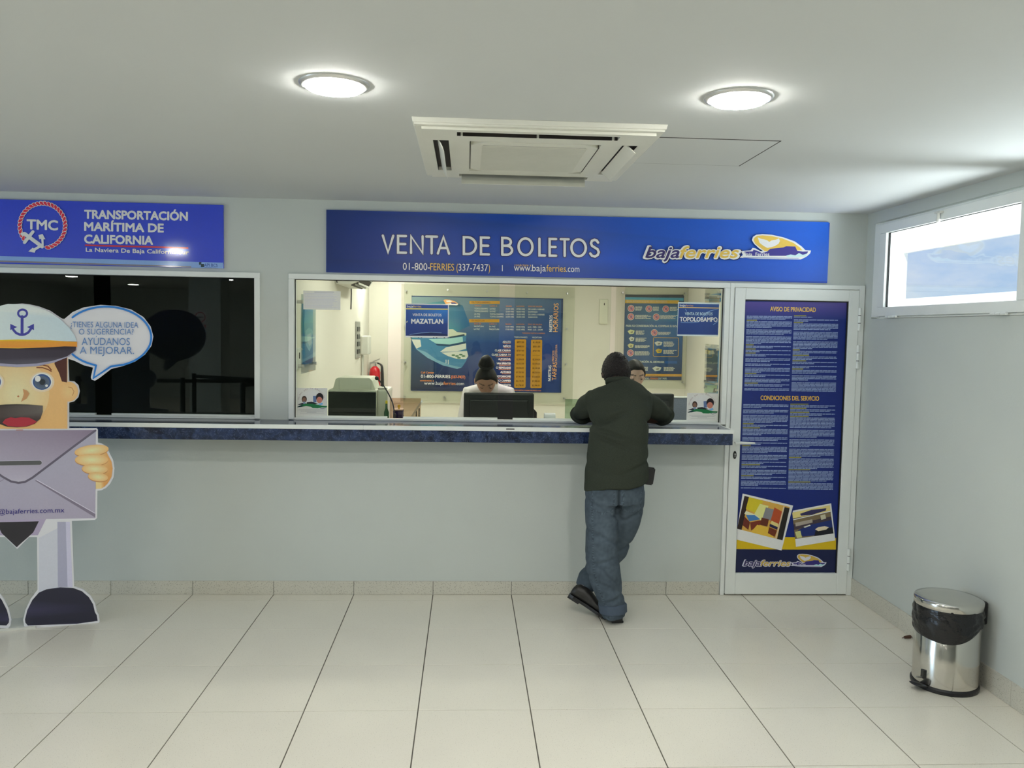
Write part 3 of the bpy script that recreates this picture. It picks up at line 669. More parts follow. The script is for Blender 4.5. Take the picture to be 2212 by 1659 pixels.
# cassette air conditioner
ax0, ax1, ay0, ay1 = .478, 1.430, -2.097, -1.052
acx, acy = (ax0+ax1)/2, (ay0+ay1)/2
ac = thing('cassette_air_conditioner', 'ivory square cassette air conditioner set into the ceiling', 'air conditioner', (acx, acy, H))
def frustum(bm, x0, x1, y0, y1, z0, ins, z1):
    a = [bm.verts.new(p) for p in ((x0, y0, z0), (x1, y0, z0), (x1, y1, z0), (x0, y1, z0))]
    b = [bm.verts.new(p) for p in ((x0+ins, y0+ins, z1), (x1-ins, y0+ins, z1), (x1-ins, y1-ins, z1), (x0+ins, y1-ins, z1))]
    for i in range(4): bm.faces.new((a[i], a[(i+1) % 4], b[(i+1) % 4], b[i]))
    bm.faces.new(b[::-1]); bm.faces.new(a); bmesh.ops.recalc_face_normals(bm, faces=bm.faces); return b
bm = bmesh.new()
ZA, ZB = H-.034, H-.030
# bezel ring with four outlet slots cut: built of plates around the slots
frustum(bm, ax0, ax1, ay0, ay1, H, .004, H-.018)
bmlink('backing_rim', bm, M['acplastic'], ac, bevel=.003, seg=2)
L_ = .105; SW = .062; gi = .215  # slot centre inset, slot width, grille inset
def plates():
    """face plates leaving four slots open"""
    o0x, o1x, o0y, o1y = ax0+.035, ax1-.035, ay0+.035, ay1-.035
    s = .07   # outer rim to slot
    sx0, sx1, sy0, sy1 = ax0+s+.0, ax1-s, ay0+s, ay1-s
    hl = .31  # half slot length
    z0, z1 = H-.036, H-.018
    R = []
    R += [(o0x, o1x, o0y, sy0, z0, z1), (o0x, o1x, sy1, o1y, z0, z1), (o0x, sx0, sy0, sy1, z0, z1), (sx1, o1x, sy0, sy1, z0, z1)]
    R += [(sx0, acx-hl, sy0, sy0+SW, z0, z1), (acx+hl, sx1, sy0, sy0+SW, z0, z1), (sx0, acx-hl, sy1-SW, sy1, z0, z1), (acx+hl, sx1, sy1-SW, sy1, z0, z1)]
    R += [(sx0, sx0+SW, sy0+SW, acy-hl, z0, z1), (sx0, sx0+SW, acy+hl, sy1-SW, z0, z1), (sx1-SW, sx1, sy0+SW, acy-hl, z0, z1), (sx1-SW, sx1, acy+hl, sy1-SW, z0, z1)]
    R += [(sx0+SW, sx1-SW, sy0+SW, ay0+gi, z0, z1), (sx0+SW, sx1-SW, ay1-gi, sy1-SW, z0, z1), (sx0+SW, ax0+gi, ay0+gi, ay1-gi, z0, z1), (ax1-gi, sx1-SW, ay0+gi, ay1-gi, z0, z1)]
    return R, (sx0, sx1, sy0, sy1, hl)
R, (sx0, sx1, sy0, sy1, hl) = plates()
box('face_panel', M['acplastic'], ac, *R)
bm = bmesh.new(); o0 = ax0+.012; 
for (x0, x1, y0, y1) in ((ax0+.008, ax1-.008, ay0+.008, ay0+.036), (ax0+.008, ax1-.008, ay1-.036, ay1-.008), (ax0+.008, ax0+.036, ay0+.036, ay1-.036), (ax1-.036, ax1-.008, ay0+.036, ay1-.036)): abox(bm, x0, x1, y0, y1, H-.026, H-.017)
bmlink('outer_bezel', bm, M['acplastic'], ac, bevel=.004, seg=2)
box('outlet_shade', M['slot'], ac, (acx-hl, acx+hl, sy0, sy0+SW, H-.020, H-.0185), (acx-hl, acx+hl, sy1-SW, sy1, H-.020, H-.0185), (sx0, sx0+SW, acy-hl, acy+hl, H-.020, H-.0185), (sx1-SW, sx1, acy-hl, acy+hl, H-.020, H-.0185),  # dark liners stand in for the shade inside the outlet slots
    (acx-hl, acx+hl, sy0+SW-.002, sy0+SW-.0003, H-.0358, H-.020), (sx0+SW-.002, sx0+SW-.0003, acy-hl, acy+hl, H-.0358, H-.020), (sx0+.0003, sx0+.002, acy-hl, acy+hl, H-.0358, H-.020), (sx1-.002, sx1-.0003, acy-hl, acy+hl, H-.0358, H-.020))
def louver(c, axis, tilt, l, d=SW/2-.004):
    bm = bmesh.new()
    prof = [(-d, .0015), (-d*.3, .004), (d*.4, .0035), (d, .001), (d, -.001), (-d, -.001)]
    pts = []
    for u, v in prof:
        uu = u*math.cos(tilt)-v*math.sin(tilt); vv = u*math.sin(tilt)+v*math.cos(tilt)
        pts.append((c[0]-l, c[1]+uu, c[2]+vv) if axis == 'x' else (c[0]+uu, c[1]-l, c[2]+vv))
    prism(bm, pts, (2*l, 0, 0) if axis == 'x' else (0, 2*l, 0)); return bmlink('louver', bm, M['acplastic'], ac)
louver((acx, sy0+.012, H-.029), 'x', math.radians(20), hl-.012, .009)
for x_ in (acx-hl+.018, acx, acx+hl-.018): box('louver_clip', M['acplastic'], ac, (x_-.004, x_+.004, sy0+SW-.012, sy0+SW-.002, H-.037, H-.024))
louver((acx, sy1-SW/2, H-.054), 'x', math.radians(62), hl-.012)
louver((sx0+SW/2, acy, H-.052), 'y', math.radians(-62), hl-.012)
louver((sx1-SW/2+.004, acy, H-.046), 'y', math.radians(-38), hl-.012)
# intake grille with fine ribs
gx0, gx1, gy0, gy1 = ax0+gi+.004, ax1-gi-.004, ay0+gi+.004, ay1-gi-.004; ch = .06
bm = bmesh.new(); prism(bm, [(gx0+ch, gy0, H-.038), (gx1-ch, gy0, H-.038), (gx1, gy0+ch, H-.038), (gx1, gy1-ch, H-.038), (gx1-ch, gy1, H-.038), (gx0+ch, gy1, H-.038), (gx0, gy1-ch, H-.038), (gx0, gy0+ch, H-.038)], (0, 0, .019))
gr = bmlink('intake_grille', bm, M['acplastic'], ac, bevel=.002)
bm = bmesh.new(); abox(bm, gx0+.05, gx1-.05, gy0+.05, gy1-.05, H-.0395, H-.038)
bmlink('filter_screen', bm, M['filt'], gr)
bm = bmesh.new(); n = 46
for i in range(n):
    y = gy0+.05+(gy1-gy0-.1)*(i+.5)/n; abox(bm, gx0+.045, gx1-.045, y-.0022, y+.0022, H-.0418, H-.0395)
o = bmlink('grille_ribs', bm, M['acplastic'], gr); o['kind'] = 'stuff'
for x_ in (gx0-.004, gx1+.001): box('seam', M['slot'], ac, (x_, x_+.003, gy0+.05, gy1-.05, H-.0370, H-.036))
# ================================================================== CUT-OUT FIGURE ON FLOOR
PA, PB = AZ(214, 1345, 0), AZ(56, 1358, 0)
U = (PA-PB).normalized(); SN = Vector((U.y, -U.x, 0)).normalized()
if SN.y > 0: SN = -SN
st = thing('cutout_standee', 'life-size printed cutout of a cartoon ship captain holding an envelope, with speech bubble', 'standee', (PB.x-.15, PB.y-.04, 0))
A = Art(PA, SN, lift=0, step=.00007, k=1.6)
MX = 37.0
def mir(pts): return [(2*MX-x, y) for x, y in pts[::-1]]
headR = [(48, 655.5), (62, 657), (84, 662), (108, 671), (133, 688), (139, 689), (157, 674), (181, 664), (217, 658.5), (250, 660.5), (283, 668.5), (310, 685), (325, 705), (331, 727), (327, 747), (313, 766), (292, 781), (265, 791), (240, 797), (214, 817), (205, 822.5), (198, 820), (196, 815), (201, 794), (181, 789), (160, 779), (147, 775), (149, 823), (160, 824), (169, 832), (172, 845), (169, 858), (160, 867), (149, 870), (149, 925)]
bodyR = [(208, 925), (211, 928), (211, 956), (219, 958), (229, 964), (236, 978), (244, 994), (247, 1012), (245, 1031), (237, 1046), (229, 1054), (219, 1059), (210, 1060), (209.5, 1119), (205, 1123), (155, 1125.5), (160, 1267), (179, 1273), (196, 1288), (205, 1304), (209, 1322), (213, 1329), (215, 1343), (212, 1346), (166, 1352), (57, 1357.5), (52, 1352), (50, 1339), (55, 1317), (66, 1294), (81, 1274), (80, 1160), (63, 1160), (MX, 1186)]
headL = [(2*MX-149, 925), (2*MX-149, 870), (2*MX-160, 866), (2*MX-171, 852), (2*MX-171, 838), (2*MX-160, 824), (2*MX-149, 823), (2*MX-148, 775), (2*MX-172, 755), (2*MX-172, 738), (2*MX-150, 712), (2*MX-120, 685), (2*MX-90, 668), (2*MX-60, 658)]
bodyL = mir(bodyR[:-1])
full = headR+bodyR+bodyL+headL
outline = [A.p(*q) for q in full]
bm = bmesh.new(); prism(bm, outline, -SN*.010)
me = bpy.data.meshes.new('foam_board'); bm.to_mesh(me); bm.free()
link('foam_board', me, mat('white_foam_board', None, .5, raw=(.80, .80, .86), var=.01), st)
# floor bar and rear prop
bm = bmesh.new()
q0, q1 = A.p(56, 1357.5)+Vector((0, 0, 0)), A.p(18, 1360)
for z in (0,): 
    a = Vector((q1.x, q1.y, 0))-U*.05; b = Vector((q0.x, q0.y, 0))+U*.05
    prism(bm, [a+SN*.012, b+SN*.012, b-SN*.16, a-SN*.16], (0, 0, .012))
bmlink('base_plate', bm, M['white'], st)
bm = bmesh.new(); c0 = A.p(118, 1100); c0 = Vector((c0.x, c0.y, 0))-SN*.012
prism(bm, [c0, c0+Vector((0, 0, .75)), c0-SN*.20], U*.008); bmlink('rear_prop', bm, M['white'], st)
A.lift = .0004
# shoes, legs
navy, navy2 = (34, 34, 50), (48, 46, 72)
for mm in (lambda p: p, mir):
    A.poly(mm([(84, 1162), (151, 1127), (156, 1269), (84, 1284)]), (176, 178, 190)); A.poly(mm([(124, 1127), (142, 1127), (146, 1268), (125, 1268)]), (146, 146, 168)); A.poly(mm([(142, 1127), (151, 1127), (157, 1268), (146, 1268)]), (176, 174, 196))
    A.poly(mm([(84, 1280), (100, 1273), (130, 1268.5), (158, 1270), (177, 1277), (192, 1290), (201, 1305), (205, 1322), (209, 1329), (211, 1341), (165, 1347.5), (60, 1351), (55, 1345), (54, 1338), (59, 1318), (70, 1296)]), None,
           [navy, navy, navy2, navy, navy, navy, navy, navy, navy, navy, navy2, navy, navy, navy, navy2, navy])
A.build('trousers_and_shoes_print', st, M['inksatin'])
# jacket hem, tie
A.poly([(-20, 1120), (100, 1120), (82, 1156), (62, 1156), (37, 1182), (12, 1156), (-10, 1156)], (150, 140, 165)); A.poly([(-8, 1128), (84, 1126), (72, 1150), (36, 1182), (4, 1152)], (40, 38, 44))
# envelope
qe = [(-135, 930), (207, 928.5), (206, 1119), (-132, 1126)]
A.poly(qe, None, [(150, 150, 165), (150, 148, 165), (150, 143, 162), (150, 145, 165)])
A.poly([(-135, 930), (205, 929), (70, 1032), (56, 1041), (40, 1044), (26, 1041), (8, 1032)], None, [(140, 132, 150), (120, 108, 128), (158, 152, 170), (165, 160, 175), (168, 162, 178), (165, 160, 175), (158, 152, 170)])
A.line([(206, 930), (160, 964), (70, 1032), (54, 1041), (40, 1043), (24, 1040), (6, 1030), (-130, 932)], 4.6, (88, 82, 98))
A.poly([(80, 1037), (206, 1108), (206, 1118), (75, 1038)], (112, 104, 122)); A.poly([(12, 1033), (-130, 1110), (-130, 1120), (8, 1036)], (112, 104, 122))
A.line([(80, 1037), (206, 1109)], 1.6, (185, 180, 195))
A.line([(-8, 1001), (86, 999)], 11, (160, 156, 170)); A.line([(-8, 1001), (86, 999.5)], 9, (78, 78, 80))
A.build('envelope_print', st, M['inksatin'])
A.text('@bajaferries.com.mx', -4, 1110.5, 139, 1106.5, 10.5, (44, 40, 110), bold=.006); A.build('address_lettering', st, M['inksatin'])
# hands gripping the envelope
sk, skd = (215, 175, 125), (190, 135, 78)
A.poly(mir([(207, 960), (218, 961), (226, 967), (232, 980), (241, 997), (243.5, 1012), (241, 1030), (233, 1044), (226, 1051), (218, 1055.5), (207, 1056)]), skd)
A.poly([(207, 960), (218, 961), (226, 967), (232, 980), (241, 997), (243.5, 1012), (241, 1030), (233, 1044), (226, 1051), (218, 1055.5), (207, 1056)], None, [sk, sk, skd, skd, skd, skd, skd, skd, skd, sk, sk])
for (cxx, cyy, rx, ry, rt) in ((198, 973, 37, 12, -.12), (198, 993, 36, 13, 0), (205, 1013, 28, 11, .05), (212, 1030, 22, 9.5, .12)):
    for sg in (1, -1): xx = cxx if sg > 0 else 2*MX-cxx; A.ell(xx, cyy+1.6, rx, ry, (170, 120, 75), rot=rt*sg); A.ell(xx, cyy, rx, ry, (205, 158, 105), (226, 196, 152), rot=rt*sg)
A.build('hand_print', st, M['inksatin'])
# face
A.poly([(2*MX-146, 760), (146, 760), (146, 926), (2*MX-146, 926)], None, [(200, 165, 120), (200, 160, 112), (196, 156, 102), (196, 156, 102)])
A.ell(MX, 850, 70, 74, (204, 170, 124), (216, 190, 152))
for s_ in (1, -1):
    fx = lambda x: x if s_ > 0 else 2*MX-x
    A.ell(fx(149), 846, 20, 21.5, (200, 158, 108), (206, 170, 120)); A.line([(fx(148), 836), (fx(156), 838), (fx(160), 846), (fx(157), 854)], 1.5, (170, 120, 78))
    A.poly([(fx(118), 786), (fx(120), 776), (fx(145), 770), (fx(145), 826), (fx(134), 824), (fx(128), 806)], (70, 38, 34))
    A.line([(fx(80), 794), (fx(92), 794), (fx(104), 798), (fx(111), 802)], 2.4, (112, 62, 44)); A.line([(fx(79), 790), (fx(92), 788), (fx(104), 791), (fx(111), 799)], 2.6, (120, 66, 44))
    A.ell(fx(91), 825, 27, 22, (200, 178, 150), (200, 202, 205)); A.ell(fx(91), 824, 22.5, 18.5, (196, 204, 212), (205, 212, 220))
    A.ell(fx(91), 825, 19.6, 17, (48, 72, 120)); A.ell(fx(91), 826, 16.5, 14, (78, 92, 112), (58, 66, 84)); A.ell(fx(92), 825, 6.5, 6.5, (40, 46, 54)); A.ell(fx(82), 818, 6.2, 6.6, (225, 230, 240)); A.ell(fx(101), 833, 3, 2.8, (220, 225, 235))
A.poly([(50, 840), (58, 843), (64, 850), (58, 861), (46, 868), (50, 858), (52, 850)], (172, 128, 88)); A.ell(40, 856, 2.3, 2, (165, 110, 75))
mouth = [(2*MX-93, 876), (2*MX-60, 873.5), (MX, 873), (60, 873.5), (93, 876), (93, 889), (88, 904), (76, 915), (58, 921.5), (MX, 923), (2*MX-58, 921.5), (2*MX-76, 915), (2*MX-88, 904), (2*MX-93, 889)]
A.poly(mouth, None, [(50, 42, 42)]*3+[(60, 52, 50)]+[(90, 84, 82)]*2+[(60, 50, 50)]*8)
A.poly([(6, 913), (12, 905), (24, 901), (34, 903), (46, 901), (64, 902), (76, 908), (80, 911), (72, 916), (56, 921), (MX, 922), (18, 920)], (150, 42, 56)); A.line([(36, 928.5), (50, 928.3)], 1.4, (170, 110, 75))
A.build('face_print', st, M['inksatin'])
# cap: crown, gold band, visor, anchor
capR = [(48, 657.5), (64, 659), (86, 665), (108, 674), (130, 689), (150, 708), (162, 725), (166, 737)]
capL = [(2*MX-166, 737), (2*MX-155, 715), (2*MX-130, 690), (2*MX-100, 671), (2*MX-70, 660), (18, 656.5)]
A.poly(capR+capL, None, [(192, 202, 214)]*4+[(172, 188, 204)]*4+[(188, 198, 210)]*6)
A.poly([(2*MX-167, 737), (-20, 735), (40, 733), (100, 734.5), (167, 738.5), (167, 750), (MX, 753), (2*MX-167, 750)], None, [(200, 140, 50), (210, 165, 40), (212, 178, 50), (208, 160, 45), (200, 135, 50), (198, 130, 55), (205, 170, 45), (198, 130, 55)])
A.poly([(2*MX-166, 750), (-20, 751.5), (40, 752.5), (100, 751), (140, 748.5), (166, 749), (166, 756), (150, 770), (118, 783), (80, 791), (MX, 793), (-10, 790), (2*MX-120, 782), (2*MX-166, 756)], (140, 138, 160))
A.poly([(2*MX-166, 749), (-20, 751.5), (40, 752.5), (100, 750.5), (140, 748), (165, 748.5), (164, 757), (145, 770), (112, 780), (80, 785), (MX, 787), (-10, 784), (2*MX-120, 776), (2*MX-166, 756)], None,
       [(40, 34, 44)]*6+[(52, 46, 58)]*2+[(74, 72, 84)]*4+[(60, 56, 68)]*2)
A.build('cap_print', st, M['inksatin'])
an = (58, 60, 140)
A.line([(49.5+9.6*math.cos(q), 677+8.2*math.sin(q)) for q in [k*PI/12 for k in range(24)]], 4.6, an, closed=True); A.line([(48.5, 684), (48.3, 722)], 6.4, an)
A.line([(27, 706), (30, 713), (36, 719.5), (43, 722.5), (48.5, 723), (55, 722), (62, 718), (67, 711), (70, 705)], 5.2, an)
A.poly([(23, 699.5), (38, 706.5), (23, 713)], an); A.poly([(74, 699.5), (59, 706.5), (74, 713)], an)
A.build('anchor_print', st, M['inksatin'])
# speech bubble rim and words
ell_pts = [(232+95*math.cos(a), 727+64.5*math.sin(a)+.02*(95*math.cos(a))) for a in [math.radians(d) for d in range(-142, 78, 6)]]
tail = [(240, 791.5), (202.5, 816.5), (208, 789.5)]
lower = [(232+95*math.cos(a), 727+64.5*math.sin(a)+.02*(95*math.cos(a))) for a in [math.radians(d) for d in range(106, 147, 6)]]
A.line(ell_pts[:-1]+tail+lower, 4.2, (38, 108, 180))
A.build('bubble_outline', st, M['inksatin'])
bl_ = (78, 112, 160)
A.auto = (st, M['inksatin']); A.text('¿TIENES ALGUNA IDEA', 153, 707, 299, 708, 12.3, bl_); A.text('O SUGERENCIA?', 171, 722.5, 289, 722.5, 12.3, bl_)
A.text('AYÚDANOS', 177, 745, 281, 745.5, 15.5, bl_); A.text('A MEJORAR.', 173, 764, 290, 764.5, 15.5, bl_)
A.auto = None
# ================================================================== TICKET OFFICE
_oldp = Art.p
def _xp(s, px, py):
    if getattr(s, 'xf', None): px, py = s.xf(px, py)
    return _oldp(s, px, py)
Art.p = _xp
def crop(x0, y0, k): return lambda x, y: (x0+x*k, y0+y*k)
S(box('trim_1', M['booth'], None, (-.42, XR, BK-.02, BK, .835, .86)), 'thin cream rail along the rear wall of the office', 'trim')
dk = thing('office_desk', 'long grey desk behind the lit ticket window', 'desk', (1.4, .5, 0))
box('desk_top', M['desk'], dk, (-.40, 3.1, .14, .86, .72, .75), bevel=.003)
for x in (-.38, 1.22, 3.05): box('side_panel', M['desk'], dk, (x, x+.03, .16, .84, 0, .72))
box('back_panel', M['desk'], dk, (-.35, 3.05, .15, .165, .15, .72))
# ---- wall poster with fares and timetable
def acrylic(t, Y, x0, x1, z0, z1, bolts, yw=BK):
    box('acrylic_sheet', M['acryl'], t, (x0, x1, Y-.026, Y-.022, z0, z1))
    for px, py in bolts:
        P = AY(px, py, Y-.03); bm = bmesh.new(); cyl(bm, (P.x, Y-.034, P.z), (P.x, yw-.001, P.z), .011, .011, 12); bmlink('standoff_bolt', bm, M['steel'], t)
t = thing('fares_poster', 'wide blue timetable and fares poster with a ferry, behind a clear sheet', 'poster', (.92, BK, .84))
Y = BK-.012
pb = inkboard('board', t, M['inkmatte'], [(.060, 1.785, Y, BK-.001, .975, 2.055)], (24, 46, 96), 1.6)
acrylic(t, Y, -.055, 1.915, .842, 2.185, [(877, 628), (967, 626), (1052, 629), (1139, 632), (1226, 634), (875, 705), (875, 782), (873, 858), (961, 859), (1225, 710), (1223, 787), (1219, 861)])
A = Art((0, Y, 0), (0, -1, 0), k=1.6); A.xf = crop(860, 600, .19895)
A.poly([(150, 205), (900, 218), (1772, 236), (1764, 700), (900, 700), (146, 690)], None, [(120, 140, 150), (62, 104, 140), (46, 80, 130), (38, 66, 140), (34, 70, 128), (30, 70, 110)])
A.poly([(146, 690), (900, 700), (1764, 700), (1750, 1246), (700, 1228), (136, 1216)], None, [(30, 70, 110), (34, 64, 124), (38, 66, 140), (30, 52, 112), (26, 36, 84), (26, 34, 62)])
A.poly([(500, 250), (700, 300), (780, 520), (560, 620), (150, 680), (150, 300)], None, [(60, 120, 140), (54, 106, 150), (44, 90, 140), (50, 120, 140), (60, 120, 140), (90, 140, 150)])
A.build('printed_sea', pb, M['inkmatte'])
A.poly([(146, 668), (330, 640), (560, 640), (742, 606), (735, 690), (748, 800), (760, 850), (738, 905), (690, 975), (560, 945), (420, 890), (300, 805), (190, 770)], (64, 116, 158))
A.poly([(146, 668), (240, 672), (252, 745), (200, 770), (170, 720)], (200, 215, 222)); A.poly([(330, 665), (540, 660), (700, 640), (705, 700), (560, 730), (420, 720)], (150, 190, 205))
A.poly([(545, 560), (600, 560), (640, 590), (740, 600), (740, 625), (560, 640), (500, 640)], (190, 192, 180)); A.poly([(560, 640), (720, 612), (722, 628), (560, 658)], (40, 60, 80))
A.poly([(400, 715), (560, 725), (735, 690), (730, 715), (560, 745), (430, 738)], (36, 66, 100)); A.poly([(455, 805), (520, 755), (738, 712), (738, 770), (640, 800)], (228, 222, 212))
A.poly([(470, 812), (748, 795), (762, 850), (735, 885), (640, 882), (540, 850)], (205, 215, 212))
for q in ((600, 840), (640, 850), (680, 835), (710, 850), (660, 870)): A.ell(q[0], q[1], 22, 9, (60, 100, 70), n=8)
A.quads([(516, 890, 524, 940), (540, 890, 550, 942)], (220, 230, 235)); A.poly([(190, 770), (300, 805), (420, 890), (560, 945), (690, 975), (640, 990), (480, 950), (320, 870)], (110, 150, 180))
A.build('printed_ferry', pb, M['inkmatte'])
gold = (190, 138, 48); wt = (200, 205, 212)
A.quads([(775, 252, 1104, 285), (772, 450, 1098, 484)], gold)
for x0, x1, y0, y1 in ((1268, 1390, 668, 1195), (1443, 1564, 672, 1198)): A.poly([(x0+8, y0), (x1-8, y0), (x1, y0+10), (x1-6, y1-8), (x1-16, y1), (x0, y1), (x0-8, y1-8), (x0, y0+8)], gold)
A.build('gold_panels', pb, M['inkmatte'])
A.auto = None; A.text('VÍA TOPOLOBAMPO', 795, 276, 1000, 278, 17, (120, 70, 30), bold=.01); A.text('VÍA MAZATLÁN', 795, 474, 940, 476, 17, (120, 70, 30), bold=.01)
def row(items, y, c, h=16, dy=.012, bold=.02):
    for s, x0, x1 in items: A.text(s, x0, y+dy*(x0-800), x1, y+dy*(x1-800), h, c, bold=bold)
row([('SALE DE', 832, 905), ('LLEGA A', 995, 1075), ('SALIDA', 1170, 1235), ('LLEGADA', 1285, 1372), ('DÍAS DE SALIDA', 1412, 1565)], 310, (200, 120, 60), 14)
for y, a, b, c1, c2, c3 in ((343, 'TOPOLOBAMPO', 'LA PAZ', '23:59 HRS', '07:00 HRS', 'DE LUNES A VIERNES'), (371, 'TOPOLOBAMPO', 'LA PAZ', '23:00 HRS', '06:00 HRS', 'DOMINGO'), (400, 'LA PAZ', 'TOPOLOBAMPO', '14:30 HRS', '20:30 HRS', 'DE LUNES A VIERNES'), (428, 'LA PAZ', 'TOPOLOBAMPO', '23:00 HRS', '05:00 HRS', 'SÁBADOS')):
    wa = 148 if len(a) > 8 else 62; wb_ = 150 if len(b) > 8 else 62; row([(a, 828, 828+wa), (b, 995, 995+wb_), (c1, 1168, 1256), (c2, 1285, 1376), (c3, 1412, 1588 if len(c3) > 8 else 1512)], y, wt)
row([('SALE DE', 825, 900), ('LLEGA A', 990, 1070), ('SALIDA', 1166, 1230), ('LLEGADA', 1282, 1370), ('DÍAS DE SALIDA', 1410, 1562)], 506, (210, 120, 60), 14)
row([('MAZATLÁN', 825, 928), ('LA PAZ', 990, 1055), ('16:00 HRS', 1166, 1254), ('09:00 HRS', 1282, 1374), ('LUN - MIER - VIER', 1408, 1555)], 535, wt)
row([('LA PAZ', 823, 886), ('MAZATLÁN', 990, 1095), ('17:00 HRS', 1166, 1252), ('10:00 HRS', 1282, 1374), ('MAR - JUE - DOM', 1408, 1566)], 564, wt)
row([('*HORARIOS SUJETOS A CAMBIOS', 1345, 1592)], 600, (200, 120, 60), 12)
row([('TOPOLOBAMPO', 1260, 1402), ('MAZATLÁN', 1455, 1556)], 648, wt, 16)
names = ['ADULTO', 'NIÑOS', 'CLASE CABINA', 'CLASE CABINA TV', 'AUTOMÓVIL', 'VAN SPRINTER', 'C/ REMOLQUE', 'AUTOBÚS', 'MOTORHOME', 'C/ CAMPER', 'MOTOCICLETA']
pr1 = ['$897.00', '$448.00', '$767.00', '$977.00', '$2,004.00', '$6,022.00', '$3,206.00', '$7,707.00', '$7,963.00', '$6,132.00', '$1,728.00']
pr2 = ['$1,102.00', '$551.00', '$767.00', '-----', '$2,204.00', '$7,070.00', '$4,183.00', '$9,028.00', '$10,468.00', '$7,905.00', '$2,006.00']
wid = [88, 82, 172, 206, 135, 152, 160, 112, 165, 135, 150]
for i, nme in enumerate(names):
    y = 706+i*46.7; A.text(nme, 1222-wid[i], y-1, 1222, y, 20, wt, bold=.03)
    A.quads([(1222-wid[i]*.7-20, y+6, 1220, y+11)], (190, 120, 70))
    A.text(pr1[i], 1288-i*.9, y, 1366-i*.5, y+1, 17, (70, 40, 16), bold=.02); A.text(pr2[i], 1462-i*.9, y+2, 1540-i*.5, y+3, 17, (70, 40, 16), bold=.02)
A.build('small_lettering', pb, M['inkmatte'])['kind'] = 'stuff'; A.auto = (pb, M['inkmatte']); A.text('NUESTROS', 1668, 585, 1672, 408, 30, wt, bold=.01, up=(-1, 0)); A.text('HORARIOS', 1728, 588, 1738, 278, 50, (215, 145, 80), bold=.0, up=(-1, 0))
A.text('NUESTRAS', 1655, 1118, 1660, 950, 30, wt, bold=.01, up=(-1, 0)); A.text('TARIFAS', 1712, 1110, 1722, 915, 46, (215, 145, 80), up=(-1, 0)); A.text('PRECIOS', 1690, 905, 1694, 790, 22, (215, 145, 80), up=(-1, 0)); A.text('INCLUYEN IVA', 1722, 905, 1726, 725, 22, (215, 145, 80), up=(-1, 0))
A.text('Call Center', 250, 1036, 392, 1038, 20, (215, 120, 50), bold=.01); A.text('01-800-FERRIES', 250, 1084, 566, 1088, 34, wt, bold=.01); A.text('(337-7437)', 576, 1088, 728, 1090, 28, (215, 110, 50), bold=.02)
A.text('conéctate a', 240, 1122, 390, 1124, 18, (215, 120, 50), bold=.01); A.text('www.baja', 284, 1158, 492, 1160, 34, wt, bold=.0); A.text('ferries', 494, 1160, 624, 1162, 34, (215, 120, 50)); A.text('.com', 626, 1162, 716, 1163, 34, wt)
A.text('*PRECIOS SUJETOS A CAMBIO SIN PREVIO AVISO', 1236, 1224, 1548, 1230, 12, (200, 120, 60), bold=.01)
A.auto = None
A.xf = lambda x, y: (951+(x-1596)*.21, 654+(y-560)*.30)
logo(A, A.xf) if False else None
A.xf = crop(860, 600, .19895)
A.poly([(494, 250), (500, 240), (520, 236), (560, 240), (620, 258), (655, 285), (640, 296), (520, 290)], (200, 145, 90)); A.poly([(520, 250), (560, 246), (590, 256), (560, 268), (530, 264)], (205, 205, 205)); A.poly([(520, 285), (590, 272), (655, 288), (640, 300), (540, 296)], (200, 205, 220)); A.poly([(575, 268), (620, 270), (640, 284), (580, 284)], (60, 60, 110))
A.build('logo', pb, M['inkmatte'])
# ---- travel rules poster
t = thing('travel_rules_poster', 'tall blue poster of prohibited items and travel rules, right of the fares poster', 'poster', (2.83, BK, 1.1))
c0, c1 = AY(1351, 636, Y), AY(1472, 821, Y)
pb = inkboard('board', t, M['inkmatte'], [(c0.x, c1.x, Y, BK-.001, c1.z, c0.z-.003)], (30, 60, 118), 1.1)
acrylic(t, Y, c0.x-.11, c1.x+.07, c1.z-.1, c0.z+.10, [(1345.5, 632), (1481, 633.5), (1476, 826), (1347, 826)])
A = Art((0, Y, 0), (0, -1, 0), k=1.5); A.xf = crop(1330, 620, .1326)
A.poly([(158, 120), (1106, 138), (1100, 560), (150, 560)], None, [(60, 70, 90), (40, 44, 60), (50, 118, 178), (44, 74, 120)]); A.poly([(150, 560), (1100, 560), (1070, 1520), (130, 1500)], None, [(44, 74, 120), (40, 100, 170), (26, 40, 80), (40, 60, 104)])
A.quads([(160, 124, 1106, 160)], (40, 42, 58)); A.poly([(158, 168), (1106, 176), (1104, 228), (156, 206)], (70, 150, 190)); A.poly([(156, 206), (1030, 216), (1026, 270), (152, 262)], (225, 160, 60)); A.poly([(440, 1416), (1078, 1420), (1076, 1458), (440, 1456)], (215, 150, 60))
A.auto = (pb, M['inkmatte']); A.text('EN NUESTROS BUQUES ESTÁ PROHIBIDO:', 182, 250, 840, 256, 30, (235, 180, 150), bold=.02)
A.text('PARA SU CONSIDERACIÓN AL COMPRAR SU BOLETO', 168, 648, 1075, 656, 32, wt, bold=.03); A.text('CONSIDERACIÓN AL ABORDAR:', 240, 1228, 790, 1238, 30, wt, bold=.03)
A.text('01-800-', 380, 1502, 556, 1504, 26, wt, bold=.02); A.text('FERRIES', 562, 1502, 686, 1504, 26, (200, 120, 60), bold=.02); A.text('(337 7437)', 690, 1502, 832, 1504, 26, wt, bold=.02)
A.text('www.bajaferries.com', 510, 1447, 690, 1449, 18, (120, 80, 30)); A.auto = None
A.poly([(800, 1205), (1000, 1205), (1000, 1248), (800, 1245)], (34, 84, 160))
